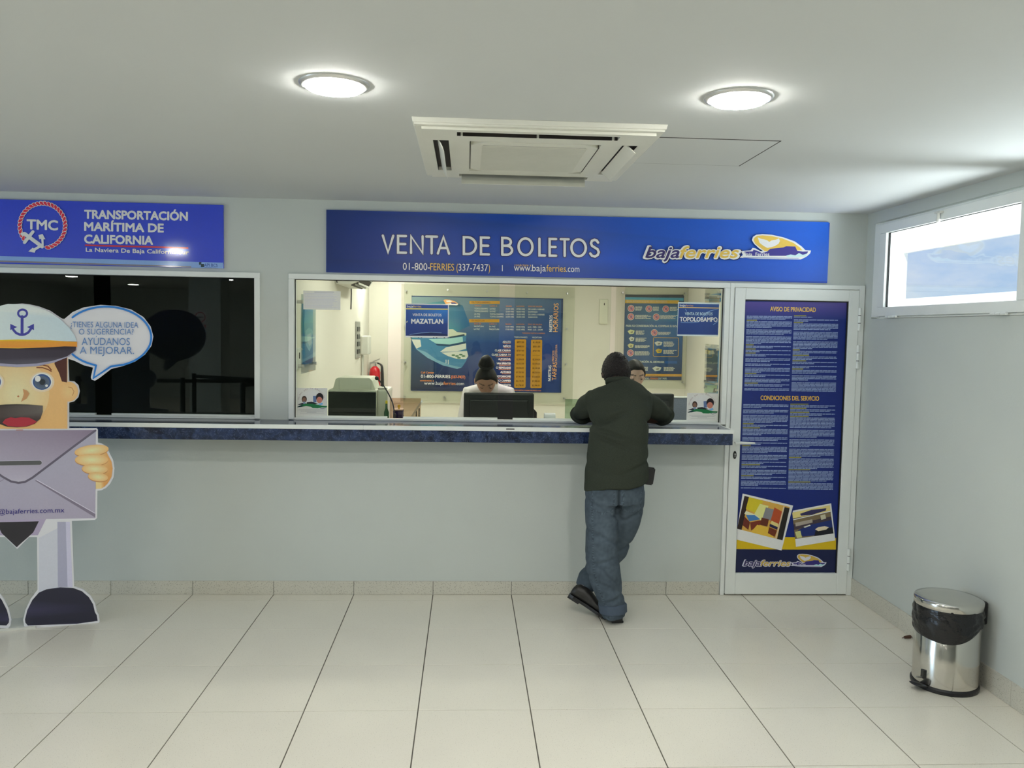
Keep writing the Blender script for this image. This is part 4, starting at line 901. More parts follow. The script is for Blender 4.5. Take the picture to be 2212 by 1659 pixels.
for x, y in ((250, 350), (540, 355), (815, 358), (246, 484), (660, 488), (628, 744), (240, 1074)):
    A.ell(x, y, 56, 57, (225, 200, 215)); A.ell(x, y, 47, 48, (190, 60, 90)); A.ell(x, y, 38, 39, (205, 150, 160)); A.ell(x+4, y, 20, 24, (110, 110, 160), n=9); A.line([(x-30, y-30), (x+30, y+30)], 9, (195, 60, 80), caps=False); A.build('pictogram', pb, M['inkmatte'])
for x, y, w_, c in ((250, 730, 58, (215, 205, 160)), (258, 845, 46, (210, 220, 225)), (242, 955, 52, (205, 195, 150)), (694, 918, 66, (215, 218, 210)), (700, 1040, 54, (205, 170, 50)), (668, 1330, 76, (220, 220, 200))):
    A.poly([(x-w_, y-10), (x-w_*.2, y-38), (x+w_, y-20), (x+w_*.7, y+30), (x-w_*.4, y+40)], c); A.poly([(x-w_*.2, y), (x+w_*.5, y-8), (x+w_*.4, y+14), (x-w_*.1, y+18)], (120, 115, 100)); A.build('pictogram', pb, M['inkmatte'])
A.line([(620, 822), (1010, 828), (1024, 845), (1016, 1118), (1000, 1134), (622, 1130), (608, 1112), (612, 838), (620, 822)], 9, (215, 160, 80), caps=False)
A.build('gold_outline', pb, M['inkmatte'])
lines = []
rg = random.Random(5)
for x, y, n, w_ in ((318, 320, 4, 122), (606, 322, 4, 122), (880, 324, 4, 140), (316, 454, 4, 262), (725, 458, 4, 290), (326, 712, 4, 140), (322, 828, 4, 180), (312, 948, 3, 250), (306, 1050, 4, 262), (692, 732, 3, 236), (776, 890, 5, 180), (774, 1026, 4, 222), (460, 1302, 4, 74), (780, 1304, 4, 190)):
    for i in range(n):
        e = w_*rg.uniform(.72, 1); xx = x
        while xx < x+e-4: ww = rg.uniform(16, 46); lines.append((xx, y+i*17, min(xx+ww, x+e), y+i*17+11)); xx += ww+5
A.quads(lines, (205, 212, 225)); A.build('fine_print', pb, M['inkmatte'])['kind'] = 'stuff'
# ---- framed pictures on the side walls
def sideframe(label, X, n, quadA, quadP, draw, k=1.2, xf=None, name='wall_picture'):
    xx = X+n*.035
    P = [AX(*(xf(*q) if xf else q), xx) for q in quadA]; y0, y1 = min(p.y for p in P), max(p.y for p in P); z0, z1 = min(p.z for p in P), max(p.z for p in P)
    t = thing(name, label, 'picture', (X, (y0+y1)/2, z0))
    box('acrylic_sheet', M['acryl'], t, (xx, xx+n*.004, y0, y1, z0, z1))
    Q = [AX(*(xf(*q) if xf else q), X+n*.02) for q in quadP]; a, b = min(p.y for p in Q), max(p.y for p in Q); c, d_ = min(p.z for p in Q), max(p.z for p in Q)
    pb = inkboard('board', t, M['inkmatte'], [(X+n*.001, X+n*.02, a, b, c, d_)], (70, 130, 185), k)
    for y in (y0+.02*(y1-y0)+.02, y1-.03):
        for z in (z0+.05, z1-.05):
            bm = bmesh.new(); cyl(bm, (X+n*.001, y, z), (X+n*.05, y, z), .012, .012, 12, side=(0, 0, 1)); bmlink('standoff_bolt', bm, M['steel'], t)
    A = Art((X+n*.02, 0, 0), (n, 0, 0), k=k); A.xf = xf; draw(A); A.build('printed_picture', pb, M['inkmatte'])
xf3 = crop(620, 580, .21097)
def dA(A):
    A.poly([(188, 345), (264, 352), (268, 560), (175, 560)], None, [(90, 130, 200), (110, 150, 215), (165, 190, 190), (120, 165, 200)]); A.poly([(175, 560), (268, 560), (264, 965), (188, 965)], None, [(130, 160, 180), (150, 170, 190), (60, 70, 130), (40, 70, 120)])
    A.poly([(188, 640), (225, 600), (268, 640), (268, 660), (250, 700), (262, 760), (230, 850), (200, 800), (186, 740)], (170, 195, 205)); A.poly([(205, 680), (240, 660), (252, 760), (230, 800), (212, 760)], (220, 225, 225))
sideframe('narrow ferry picture on the left office wall, behind a clear sheet', -.42, 1, [(142, 260), (288, 290), (288, 1040), (142, 1060)], [(188, 345), (264, 350), (264, 965), (188, 970)], dA, xf=xf3)
xf5 = crop(1220, 600, .24112)
sideframe('ferry photograph high on the right office wall', XR, -1, [(1262, 105), (1388, 110), (1388, 214), (1262, 212)], [(1295, 150), (1388, 156), (1388, 212), (1295, 212)],
          lambda A: (A.poly([(1295, 150), (1388, 156), (1388, 214), (1295, 212)], None, [(200, 205, 205), (205, 205, 200), (150, 125, 90), (110, 100, 90)]), A.quads([(1300, 180, 1386, 186), (1310, 195, 1380, 200)], (120, 90, 60))), xf=xf5)
sideframe('dark framed picture with an orange band on the right office wall', XR, -1, [(1262, 610), (1372, 600), (1368, 970), (1252, 968)], [(1276, 648), (1370, 640), (1366, 926), (1268, 930)],
          lambda A: (A.poly([(1274, 645), (1372, 640), (1366, 930), (1266, 930)], None, [(120, 125, 120), (90, 95, 95), (50, 55, 80), (60, 60, 85)]), A.quads([(1266, 872, 1368, 886)], (190, 130, 60)), A.poly([(1285, 655), (1330, 650), (1345, 680), (1290, 690)], (190, 190, 170)), A.poly([(1272, 700), (1370, 690), (1368, 760), (1270, 780)], (70, 84, 80))), xf=xf5)
sideframe('small green notice low on the right office wall', XR, -1, [(1256, 962), (1364, 962), (1362, 1026), (1252, 1024)], [(1256, 966), (1364, 966), (1362, 1024), (1252, 1022)],
          lambda A: (A.poly([(1254, 964), (1366, 964), (1364, 1028), (1250, 1026)], (150, 185, 165)), A.poly([(1325, 1028), (1335, 990), (1350, 990), (1358, 1028)], (50, 60, 60))), xf=xf5, name='wall_notice')
# ---- things hung on the glass
def hung(name, label, cat, quad, xf, c, th=.0012, Y=.0432, k=2.0, m=None):
    P = [AY(*(xf(*q) if xf else q), Y) for q in quad]
    x0, x1 = (P[0].x+P[3].x)/2, (P[1].x+P[2].x)/2; z1, z0 = (P[0].z+P[1].z)/2, (P[2].z+P[3].z)/2
    t = thing(name, label, cat, ((x0+x1)/2, Y, z0)); pb = inkboard('sheet', t, m or M['ink'], [(x0, x1, Y, Y+th, z0, z1)], c, k)
    A = Art((0, Y, 0), (0, -1, 0), k=k, lift=.0003, step=.00008); A.xf = xf; return t, pb, A
xfm = crop(860, 620, .16727)
t, pb, A = hung('destination_sign', 'small blue hanging sign for Mazatlan tickets on the left pane', 'sign', [(96, 212), (660, 222), (648, 670), (92, 640)], xfm, (200, 205, 212))
A.poly([(102, 226), (644, 234), (640, 634), (98, 628)], None, [(34, 60, 120), (34, 66, 128), (28, 44, 96), (28, 46, 100)]); A.poly([(102, 290), (642, 298), (640, 470), (100, 460)], None, [(32, 64, 122), (40, 100, 165), (32, 60, 120), (30, 56, 116)])
A.poly([(102, 274), (642, 280), (642, 294), (102, 288)], (215, 170, 90)); A.poly([(110, 628), (300, 600), (420, 586), (560, 600), (640, 614), (640, 634)], (20, 32, 70)); A.line([(150, 612), (300, 592), (430, 584), (560, 592)], 4, (120, 150, 190))
A.poly([(102, 455), (126, 432), (116, 458)], (210, 215, 130))
A.build('printed_background', pb, M['ink'])
A.auto = (pb, M['ink']); A.text('baja', 114, 262, 196, 263, 26, wt, bold=.02); A.text('ferries', 196, 262, 300, 264, 26, (190, 150, 90), bold=.0); A.text('VENTA DE BOLETOS', 188, 374, 560, 378, 32, (205, 215, 235), bold=.02); A.text('MAZATLAN', 172, 470, 580, 472, 56, (205, 215, 232), bold=.05); A.auto = None
for q in (0, 96, 134, 290, 330, 430, 480): A.quads([(160+q, 650, 176+q, 662)], (60, 60, 70)); A.build('punch_mark', pb, M['ink'])
t, pb, A = hung('destination_sign', 'small blue hanging sign for Topolobampo tickets on the right pane', 'sign', [(1018, 218), (1384, 226), (1378, 524), (1004, 522)], xf5, (170, 180, 200))
A.poly([(1022, 230), (1382, 238), (1372, 512), (1008, 508)], None, [(34, 58, 108), (40, 66, 118), (30, 50, 104), (28, 48, 98)]); A.poly([(1022, 262), (1382, 268), (1382, 276), (1022, 270)], (190, 150, 90))
for pts in ([(1240, 330), (1290, 300), (1370, 280)], [(1120, 390), (1200, 380), (1260, 330), (1300, 300)], [(1040, 400), (1140, 402), (1200, 396)], [(1080, 280), (1092, 300)], [(1330, 420), (1372, 390)]): A.line(pts, 3.5, (110, 140, 185))
A.build('printed_background', pb, M['ink'])
A.auto = (pb, M['ink']); A.text('baja', 1030, 256, 1082, 257, 18, (170, 175, 200), bold=.02); A.text('ferries', 1084, 257, 1150, 258, 18, (170, 130, 90)); A.text('VENTA DE BOLETOS', 1076, 334, 1322, 336, 24, (150, 170, 210), bold=.02); A.text('TOPOLOBAMPO', 1030, 390, 1366, 394, 38, (180, 195, 225), bold=.03); A.auto = None
M['sheer'] = glass('paper_sheet_lit', (.8, .8, .9))
t, pb, A = hung('paper_notice', 'white typed sheet taped inside the left end of the lit window', 'notice', [(165, 232), (545, 228), (550, 432), (168, 412)], xf3, (222, 222, 236), k=1.5, m=M['sheet'])
A.quads([(178+rg.uniform(0, 5), 255+i*12, 520-rg.uniform(0, 60), 258+i*12) for i in range(13)], (185, 185, 205)); A.quads([(280, 240, 480, 244)], (150, 150, 175)); A.build('fine_print', pb, M['inkmatte'])
xfs = crop(630, 810, .1311)
def sticker(dx, dy, label):
    xf = lambda x, y: (630+.1311*x+dx, 810+.1311*y+dy)
    t, pb, A = hung('charity_sticker', label, 'sticker', [(78, 212), (585, 215), (592, 722), (74, 732)], xf, (214, 214, 220), k=1.5, m=M['sheet'])
    A.poly([(160, 440), (165, 360), (200, 300), (270, 268), (360, 260), (440, 275), (500, 320), (528, 380), (520, 460), (480, 490), (200, 480)], (205, 208, 205))
    A.poly([(95, 490), (170, 460), (250, 470), (240, 490), (120, 492)], (40, 44, 60)); A.ell(208, 400, 42, 56, (60, 45, 40)); A.ell(208, 412, 30, 42, (120, 90, 76)); A.poly([(190, 440), (226, 440), (222, 480), (194, 480)], (120, 140, 170))
    A.poly([(352, 345), (400, 340), (410, 450), (358, 452)], (90, 110, 150)); A.ell(462, 370, 62, 74, (34, 28, 34)); A.ell(458, 412, 48, 52, (185, 120, 105)); A.poly([(430, 480), (500, 455), (520, 480), (480, 500)], (110, 160, 200)); A.poly([(250, 450), (330, 440), (440, 475), (350, 490), (250, 476)], (36, 40, 44))
    A.poly([(86, 528), (160, 492), (240, 470), (340, 474), (440, 492), (510, 508), (584, 512), (578, 534), (500, 536), (430, 548), (345, 544), (320, 524), (240, 512), (150, 528)], (34, 110, 66)); A.poly([(86, 528), (150, 500), (200, 500), (180, 520), (110, 532)], (24, 50, 60)); A.line([(470, 546), (500, 556), (560, 544)], 6, (60, 90, 120))
    A.build('printed_picture', pb, M['inkmatte'])
    s = 'Unidos por la Educación'
    for i, ch in enumerate(s):
        a = math.radians(176-i*7.4); x, y = 330+205*math.cos(a), 410-178*math.sin(a); tx, ty = math.sin(a), math.cos(a)
        if ch == ' ': continue
        g_ = glyphs(ch); hw = (g_[3]-g_[2])/capheight()*26/2
        A.text(ch, x-tx*hw, y-ty*hw, x+tx*hw, y+ty*hw, 26, (150, 130, 140), up=(math.cos(a), -math.sin(a)))
    A.build('lettering', pb, M['inkmatte'])
    A.quads([(116, 574, 550, 578), (150, 592, 530, 596), (250, 610, 410, 614), (140, 630, 540, 633), (100, 676, 160, 690), (270, 684, 330, 692), (345, 684, 415, 692), (520, 682, 566, 692)], (150, 150, 160)); A.build('fine_print', pb, M['inkmatte'])
sticker(0, 0, 'square education sticker at the lower left corner of the lit window')
sticker(843.5, 11.5, 'square education sticker at the lower right corner of the lit window')
# ---- equipment
def monitor(label, x0, x1, ztop, Y, th=.05, h=.34, bez=.02):
    t = thing('computer_monitor', label, 'monitor', ((x0+x1)/2, Y, .75))
    bm = bmesh.new(); abox(bm, x0, x1, Y, Y+th, ztop-h, ztop); bmlink('casing', bm, M['black'], t, bevel=.012, seg=3)
    bm = bmesh.new(); abox(bm, x0+.04, x1-.04, Y-.018, Y+.002, ztop-h+.05, ztop-.045); bmlink('rear_bulge', bm, M['black'], t, bevel=.008, seg=2)
    box('screen', M['slot'], t, (x0+bez, x1-bez, Y+th, Y+th+.001, ztop-h+bez, ztop-bez))
    cx = (x0+x1)/2
    bm = bmesh.new(); abox(bm, cx-.03, cx+.03, Y+.01, Y+.03, .765, ztop-h+.02); bmlink('neck', bm, M['black'], t)
    bm = bmesh.new(); tube(bm, [(cx, Y+.03, .7505), (cx, Y+.03, .766)], [(.13, .09), (.12, .08)], 24, round_ends=False); bmlink('foot', bm, M['black'], t)
    return t
a, b = AY(1002, 848, .42), AY(1154, 852, .42); monitor('black monitor seen from behind in front of the woman with a bun', a.x, b.x, a.z, .42)
a, b = AY(1306, 850, .42), AY(1457, 851, .42); monitor('black monitor at the right desk, partly hidden by the standing man', a.x, b.x, b.z, .42)
# beige printer with a dark front panel
a, b = AY(708, 842, .30), AY(812, 842, .30); c_ = AY(838, 842, .34)
pt = thing('office_printer', 'large beige printer with a dark panel at the left end of the desk', 'printer', ((a.x+c_.x)/2, .5, .75))
bm = bmesh.new(); abox(bm, a.x-.002, b.x+.005, .32, .70, .752, a.z); bmlink('body', bm, M['beige'], pt, bevel=.010, seg=2)
bm = bmesh.new(); abox(bm, b.x+.004, c_.x, .34, .68, .752, AY(820, 842, .34).z); bmlink('side_housing', bm, M['beige'], pt, bevel=.015, seg=2)
q = [AY(718, 843, .36), AY(727, 817.5, .40), AY(733, 815, .40), AY(800, 816, .40), AY(806, 822, .40), AY(811, 843, .36)]
bm = bmesh.new(); prism(bm, [(p.x, .36, p.z) for p in q], (0, .3, 0)); bmlink('top_cover', bm, M['beige'], pt, bevel=.004, seg=2)
for x_ in (732, 801): box('cover_seam', M['desk'], pt, (AY(x_, 830, .359).x, AY(x_, 830, .359).x+.002, .3585, .36, q[0].z+.003, q[2].z-.01))
bm = bmesh.new(); abox(bm, a.x+.002, b.x, .300, .322, .76, AY(708, 846, .30).z); bmlink('dark_front_panel', bm, mat('dark_glossy_panel', None, .08, raw=(.008, .012, .010)), pt, bevel=.003)
bm = bmesh.new(); abox(bm, c_.x-.07, c_.x-.012, .36, .42, AY(820, 842, .34).z, AY(820, 842, .34).z+.012); bmlink('control_knobs', bm, M['desk'], pt, bevel=.003)
# gooseneck microphone
pts = [AY(852.5, 908, .16), AY(852.5, 896, .16), AY(851, 884, .16), AY(848, 870, .165), AY(842, 856, .17), AY(833, 840, .175), AY(824, 827, .18), AY(814, 817, .18)]
mc = thing('gooseneck_microphone', 'black gooseneck microphone in the left speaking gap', 'microphone', (pts[0].x, .16, 1.03))
b0 = pts[0]; bm = bmesh.new(); cyl(bm, (b0.x, .16, .7505), (b0.x, .16, .775), .05, .045, 24); cyl(bm, (b0.x, .16, .775), (b0.x, .16, b0.z), .012, .012, 14); bmlink('stand', bm, M['black'], mc, smooth=False)
tubeobj('handle', M['black'], mc, [pts[0], pts[1]], [.0105, .010], 14); tubeobj('neck', M['black'], mc, smoothcurve(pts[1:], 4), [.0042]*(4*(len(pts)-2)+1), 8)
bm = bmesh.new(); bmesh.ops.create_icosphere(bm, subdivisions=3, radius=.0135, matrix=Matrix.Translation(pts[-1])); bmlink('foam_head', bm, M['gasket'], mc, smooth=True)
# blue box, bottle, holder, roll, guards
def onstand(x0, x1, y0, y1, z):  # desk organiser shelf
    return (x0, x1, y0, y1, .75, z)
a, b = AY(849, 887, .30), AY(869, 907, .30)
t = thing('tissue_box', 'small blue box with white top beside the microphone', 'box', ((a.x+b.x)/2, .35, .75))
bm = bmesh.new(); abox(bm, a.x, b.x, .30, .42, .752, a.z); bmlink('box_body', bm, M['bluebox'], t, bevel=.002); bm = bmesh.new(); abox(bm, a.x-.001, b.x+.001, .299, .421, a.z, a.z+.006); bmlink('lid', bm, M['white'], t)
yl = mat('yellow_plastic', None, .4, raw=(.75, .6, .02)); P = AY(862, 878, .36)
bm = bmesh.new(); bmesh.ops.create_icosphere(bm, subdivisions=2, radius=.011, matrix=Matrix.Translation((P.x, .36, a.z+.025))); cyl(bm, (P.x, .36, a.z+.006), (P.x, .36, a.z+.02), .006, .004, 10)
tag(bmlink('yellow_stamp', bm, yl, None, loc=(P.x, .36, a.z+.006)), 'tiny yellow knobbed stamp on top of the blue box', 'stamp')
P = AY(834, 905, .25); gm = mat('green_bottle_glass', None, .15, raw=(.02, .10, .03))
t = thing('green_bottle', 'slim green bottle between the printer and the microphone', 'bottle', (P.x, .27, .75)); tp = AY(834, 868, .25)
tubeobj('bottle_body', gm, t, [(P.x, .27, .757), (P.x, .27, tp.z-.07), (P.x, .27, tp.z-.045), (P.x, .27, tp.z-.01)], [.016, .016, .008, .007], 14); tubeobj('cap', yl, t, [(P.x, .27, tp.z-.010), (P.x, .27, tp.z)], [.008, .008], 12)
t = thing('document_stand', 'grey slanted document stand left of the woman with a bun', 'document stand', (.45, .55, .75))
a, b = AY(883, 906, .5), AY(908, 868, .55)
bm = bmesh.new(); dd = (b-a); prism(bm, [a-dd*.8, b, b+Vector((.012, 0, -.004)), a-dd*.8+Vector((.016, 0, -.004))], (0, .14, 0)); bmlink('sloped_plate', bm, M['steel'], t)
for px in (897, 903): P = AY(px, 885, .53); tubeobj('support_rod', M['black'], t, [(P.x, .6, .755), (P.x+.004, .6, P.z)], [.004, .004], 8)
t = thing('receipt_paper_roll', 'white paper roll on the desk right of the middle monitor', 'paper roll', (1.25, .4, .75))
a, b = AY(1174, 893, .38), AY(1200, 912, .38); rr = .05
bm = bmesh.new(); cyl(bm, (a.x+.01, .42, a.z-rr), (b.x, .42, a.z-rr), rr, rr, 28, side=(0, 0, 1)); bmlink('paper', bm, M['paper'], t)
bm = bmesh.new(); abox(bm, a.x-.0, b.x+.01, .34, .50, .752, a.z-2*rr+.012); bmlink('printer_base', bm, M['beige'], t, bevel=.006)
for px0, px1, py0, Yg, m, lb in ((842, 909, 859.5, .225, M['acbrown'], 'low smoke-tinted acrylic shield behind the left speaking gap'), (1221, 1318, 862, .20, M['acgreen'], 'low green-tinted glass shield behind the right speaking gap')):
    a, b = AY(px0, py0, Yg), AY(px1, py0, Yg); o = tag(box('counter_shield', m, None, (a.x, b.x, Yg, Yg+.004, .7505, a.z), loc=((a.x+b.x)/2, Yg, .7505)), lb, 'shield')
a, b = AY(1440, 856, 1.6), AY(1487, 930, 1.6)
t = thing('office_partition', 'low blue-grey fabric partition behind the right-hand clerk', 'partition', ((a.x+b.x)/2+.1, 1.6, 0)); box('fabric_panel', M['fabricgrey'], t, (a.x-.5, b.x+.25, 1.6, 1.64, .02, a.z-.012)); box('top_rail', M['alu'], t, (a.x-.505, b.x+.255, 1.595, 1.645, a.z-.012, a.z), bevel=.002)
# fire extinguisher on the back wall
cxx, cyy = -.338, 4.20; t = thing('fire_extinguisher', 'red fire extinguisher on the rear wall near the left corner', 'fire extinguisher', (cxx, cyy, .86))
zt = AY(808, 791, 4.2).z
bm = bmesh.new(); tube(bm, [(cxx, cyy, .80), (cxx, cyy, .82), (cxx, cyy, zt-.07), (cxx, cyy, zt-.03), (cxx, cyy, zt-.008), (cxx, cyy, zt)], [.058, .062, .062, .052, .03, .02], 28, round_ends=False); bmlink('cylinder', bm, M['red'], t, smooth=True)
bm = bmesh.new(); cyl(bm, (cxx, cyy, zt), (cxx, cyy, zt+.03), .014, .014, 12); abox(bm, cxx-.05, cxx+.045, cyy-.012, cyy+.012, zt+.03, zt+.045); prism(bm, [(cxx-.02, cyy-.008, zt+.045), (cxx+.05, cyy-.008, zt+.075), (cxx+.055, cyy-.008, zt+.085), (cxx-.025, cyy-.008, zt+.06)], (0, .016, 0)); bmlink('valve', bm, M['steel'], t)
tubeobj('hose', M['black'], t, smoothcurve([(cxx+.03, cyy-.01, zt+.035), (cxx+.075, cyy-.02, zt+.01), (cxx+.085, cyy-.03, zt-.08), (cxx+.09, cyy-.03, .9)], 5), [.007+.001*i for i in range(16)], 10)
box('wall_bracket', M['steel'], t, (cxx-.07, cxx-.055, cyy, BK-.001, zt-.12, zt-.09), (cxx-.07, cxx-.062, BK-.006, BK-.001, zt-.2, zt+.04), (cxx-.06, cxx+.02, cyy+.05, BK-.001, zt-.12, zt-.10))
# breaker panel, wall phone, split air conditioner on the left office wall
t = thing('breaker_panel', 'narrow grey electrical breaker panel on the left office wall', 'breaker panel', (-.42, 3.3, 1.38)); box('steel_box', M['steel'], t, (-.42, -.405, 3.14, 3.42, 1.375, 1.745), bevel=.003)
for i in range(4): box('breaker_switch', M['black'], t, (-.405, -.400, 3.18, 3.38, 1.42+i*.075, 1.465+i*.075))
t = thing('wall_telephone_box', 'white wall-mounted box with a conduit on the left office wall', 'wall box', (-.42, 3.7, 1.0)); bm = bmesh.new(); abox(bm, -.42, -.335, 3.55, 3.80, 1.40, 1.60); bmlink('casing', bm, M['white'], t, bevel=.02, seg=3); tubeobj('conduit', M['white'], t, [(-.405, 3.62, .87), (-.405, 3.62, 1.40)], [.010, .010], 10)
t = thing('split_air_conditioner', 'white wall air conditioner high on the left office wall', 'air conditioner', (-.42, 2.35, 2.04))
prof = [(-.42, 2.30), (-.24, 2.30), (-.20, 2.27), (-.195, 2.13), (-.225, 2.075), (-.30, 2.045), (-.42, 2.05)]
bm = bmesh.new(); prism(bm, [(x, 1.86, z) for x, z in prof], (0, .86, 0)); bmlink('casing', bm, M['white'], t, bevel=.008, seg=2)
bm = bmesh.new(); prism(bm, [(-.205, 1.93, 2.108), (-.228, 1.93, 2.071), (-.298, 1.93, 2.041), (-.285, 1.93, 2.066)], (0, .72, 0)); ob = bmlink('air_outlet', bm, M['slot'], t)
for q in (0, 1): x_, z_ = -.232-.026*q, 2.066-.011*q; bm = bmesh.new(); abox(bm, x_-.002, x_+.002, 1.94, 2.64, z_-.014, z_+.002); bmlink('louver', bm, M['white'], t)
tubeobj('cable', M['black'], t, [(-.41, 1.84, 2.3), (-.41, 1.845, 2.1), (-.40, 1.85, 2.06)], [.004]*3, 8); tubeobj('drain_pipe', M['black'], t, [(-.41, 2.76, 2.2), (-.41, 2.78, 2.0), (-.41, 2.76, 1.86)], [.006]*3, 8)
t = thing('wall_electrical_cover', 'small cream cover plate on the rear wall between the two posters', 'cover plate', (2.1, BK, 1.7)); a, b = AY(1295, 646, BK-.01), AY(1312, 700, BK-.01); box('plate', M['beige'], t, (a.x, b.x, BK-.03, BK-.001, b.z, a.z), bevel=.004); box('keyhole', M['slot'], t, ((a.x+b.x)/2, (a.x+b.x)/2+.01, BK-.032, BK-.03, a.z-.07, a.z-.045))
t = thing('card_reader', 'small white wall switch low on the left office wall beside the sticker', 'switch', (-.42, .34, 1.5)); a = AX(645, 768, -.41); box('plate', M['white'], t, (-.42, -.405, a.y-.06, a.y+.05, a.z-.09, a.z+.05), bevel=.003); box('switch', M['slot'], t, (-.405, -.403, a.y-.01, a.y+.015, a.z-.02, a.z+.02))
# ---- hall furniture reflected in the dark window: column with no-smoking sign, barrier posts
S(box('trim_2', M['wall'], None, (-3.78, -3.28, -8.85, -8.35, 0, H)), 'square column in the hall, reflected in the dark window', 'column')
t = thing('no_smoking_sign', 'small no-smoking sign on the hall column', 'sign', (-3.6, -8.35, 1.6)); bm = bmesh.new(); abox(bm, -3.70, -3.50, -8.349, -8.343, 1.60, 1.90); bmlink('board', bm, M['paper'], t)
bm = bmesh.new(); n = 28
ri = [bm.verts.new((-3.6+.07*math.cos(2*PI*i/n), -8.342, 1.80+.07*math.sin(2*PI*i/n))) for i in range(n)]; ro = [bm.verts.new((-3.6+.085*math.cos(2*PI*i/n), -8.342, 1.80+.085*math.sin(2*PI*i/n))) for i in range(n)]
for i in range(n): bm.faces.new((ri[i], ro[i], ro[(i+1) % n], ri[(i+1) % n]))
abox(bm, -3.69, -3.51, -8.3425, -8.342, 1.62, 1.68); bmlink('prohibition_ring', bm, M['red'], t)
bm = bmesh.new(); abox(bm, -3.65, -3.57, -8.3425, -8.342, 1.79, 1.81); abox(bm, -3.565, -3.55, -8.3425, -8.342, 1.79, 1.81); bmlink('cigarette', bm, M['black'], t)
def stanchion(x, y, label):
    t = thing('barrier_post', label, 'barrier post', (x, y, 0), 'queue barrier posts in the hall')
    bm = bmesh.new(); cyl(bm, (x, y, 0), (x, y, .02), .16, .15, 28); bmlink('base', bm, M['black'], t); bm = bmesh.new(); cyl(bm, (x, y, .02), (x, y, .95), .032, .032, 16); bmlink('post', bm, M['black'], t); return (x, y)
pp = [stanchion(*q, 'black belt barrier post in the hall behind the viewer') for q in ((-4.6, -6.3), (-3.2, -6.3), (-2.2, -5.6), (-2.0, -6.6), (-3.4, -7.4))]
for (a, b) in ((0, 1), (1, 3), (2, 3), (3, 4)):
    p0, p1 = Vector((*pp[a], .88)), Vector((*pp[b], .88)); bm = bmesh.new(); dd = (p1-p0).normalized(); nn = Vector((-dd.y, dd.x, 0))*.002
    prism(bm, [p0+dd*.033-nn, p1-dd*.033-nn, p1-dd*.033-nn+Vector((0, 0, .05)), p0+dd*.033-nn+Vector((0, 0, .05))], nn*2)
    tag(bmlink('barrier_belt', bm, M['gasket'], None, loc=tuple(p0)), 'black webbing belt stretched between barrier posts in the hall', 'barrier belt', 'belts of the queue barrier')
# ================================================================== WASTE BIN
bx, by, br_ = 3.048, -1.375, .150
LZ = AY(2056, 1300, by).z
t = thing('pedal_bin', 'polished steel pedal bin lined with a black bag beside the right wall', 'waste bin', (bx, by, 0))
def lathe(bm, prof, cx, cy, n=48):
    rings = [[bm.verts.new((cx+r*math.cos(2*PI*i/n), cy+r*math.sin(2*PI*i/n), z)) for i in range(n)] for r, z in prof]
    for a, b in zip(rings, rings[1:]):
        for i in range(n): bm.faces.new((a[i], a[(i+1) % n], b[(i+1) % n], b[i]))
    return rings
bm = bmesh.new(); r = lathe(bm, [(.146, .02), (.146, .03), (.146, LZ-.02), (.140, LZ-.015)], bx, by); bm.faces.new(r[-1]); bm.faces.new(r[0][::-1]); bmlink('body', bm, M['chrome'], t, smooth=False); t.children[-1].data.shade_smooth()
bm = bmesh.new(); r = lathe(bm, [(.150, 0.001), (.153, .006), (.153, .018), (.147, .024)], bx, by); bm.faces.new(r[0][::-1]); bm.faces.new(r[-1]); bmlink('base_ring', bm, M['black'], t, smooth=False)
bm = bmesh.new(); r = lathe(bm, [(.151, LZ-.012), (.153, LZ-.010), (.154, LZ+.018), (.150, LZ+.024), (.12, LZ+.028), (.06, LZ+.031), (.01, LZ+.032)], bx, by); bm.faces.new(r[-1]); bm.faces.new(r[0][::-1]); bmlink('lid', bm, M['chrome'], t, smooth=True)
bm = bmesh.new(); n = 72; m_ = 14; rings = []
for j in range(m_+1):
    ring = []
    for i in range(n):
        a = 2*PI*i/n; low = .100+.058*math.cos(a+2.53)+.008*math.sin(3*a+.6); v = j/m_; z = LZ-.008-low*v
        rr = .1505+.006*math.sin(v*PI)+.006*noise.noise(Vector((math.cos(a)*5, math.sin(a)*5, v*5)))+.004*noise.noise(Vector((math.cos(a)*14, math.sin(a)*14, v*9)))
        if j == m_: rr = .1475
        ring.append(bm.verts.new((bx+rr*math.cos(a), by+rr*math.sin(a), z)))
    rings.append(ring)
for a, b in zip(rings, rings[1:]):
    for i in range(n): bm.faces.new((a[i], a[(i+1) % n], b[(i+1) % n], b[i]))
bmesh.ops.recalc_face_normals(bm, faces=bm.faces); bmlink('bin_liner', bm, M['bag'], t, smooth=True)
bm = bmesh.new(); abox(bm, bx+.135, bx+.175, by-.045, by+.045, LZ-.10, LZ+.012); bmlink('hinge_block', bm, M['black'], t, bevel=.012, seg=3)
dx, dy = -.93, -.36
bm = bmesh.new(); P0 = Vector((bx+dx*.15, by+dy*.15, .022)); P1 = Vector((bx+dx*.205, by+dy*.205, .035)); tube(bm, [P0, P1], [(.03, .006), (.032, .007)], 14, side=(-dy, dx, 0)); bmlink('pedal', bm, M['black'], t, smooth=True)
tubeobj('pedal_rod', M['steel'], t, [(bx+dx*.135, by+dy*.135, .055), (bx+dx*.20, by+dy*.20, .07)], [.004, .004], 8)
bm = bmesh.new(); abox(bm, -.008, .008, -.012, .012, -.02, .02); bmesh.ops.transform(bm, matrix=Matrix.Translation((bx+dx*.148, by+dy*.148, .075)), verts=bm.verts); bmlink('rod_slot', bm, M['black'], t)
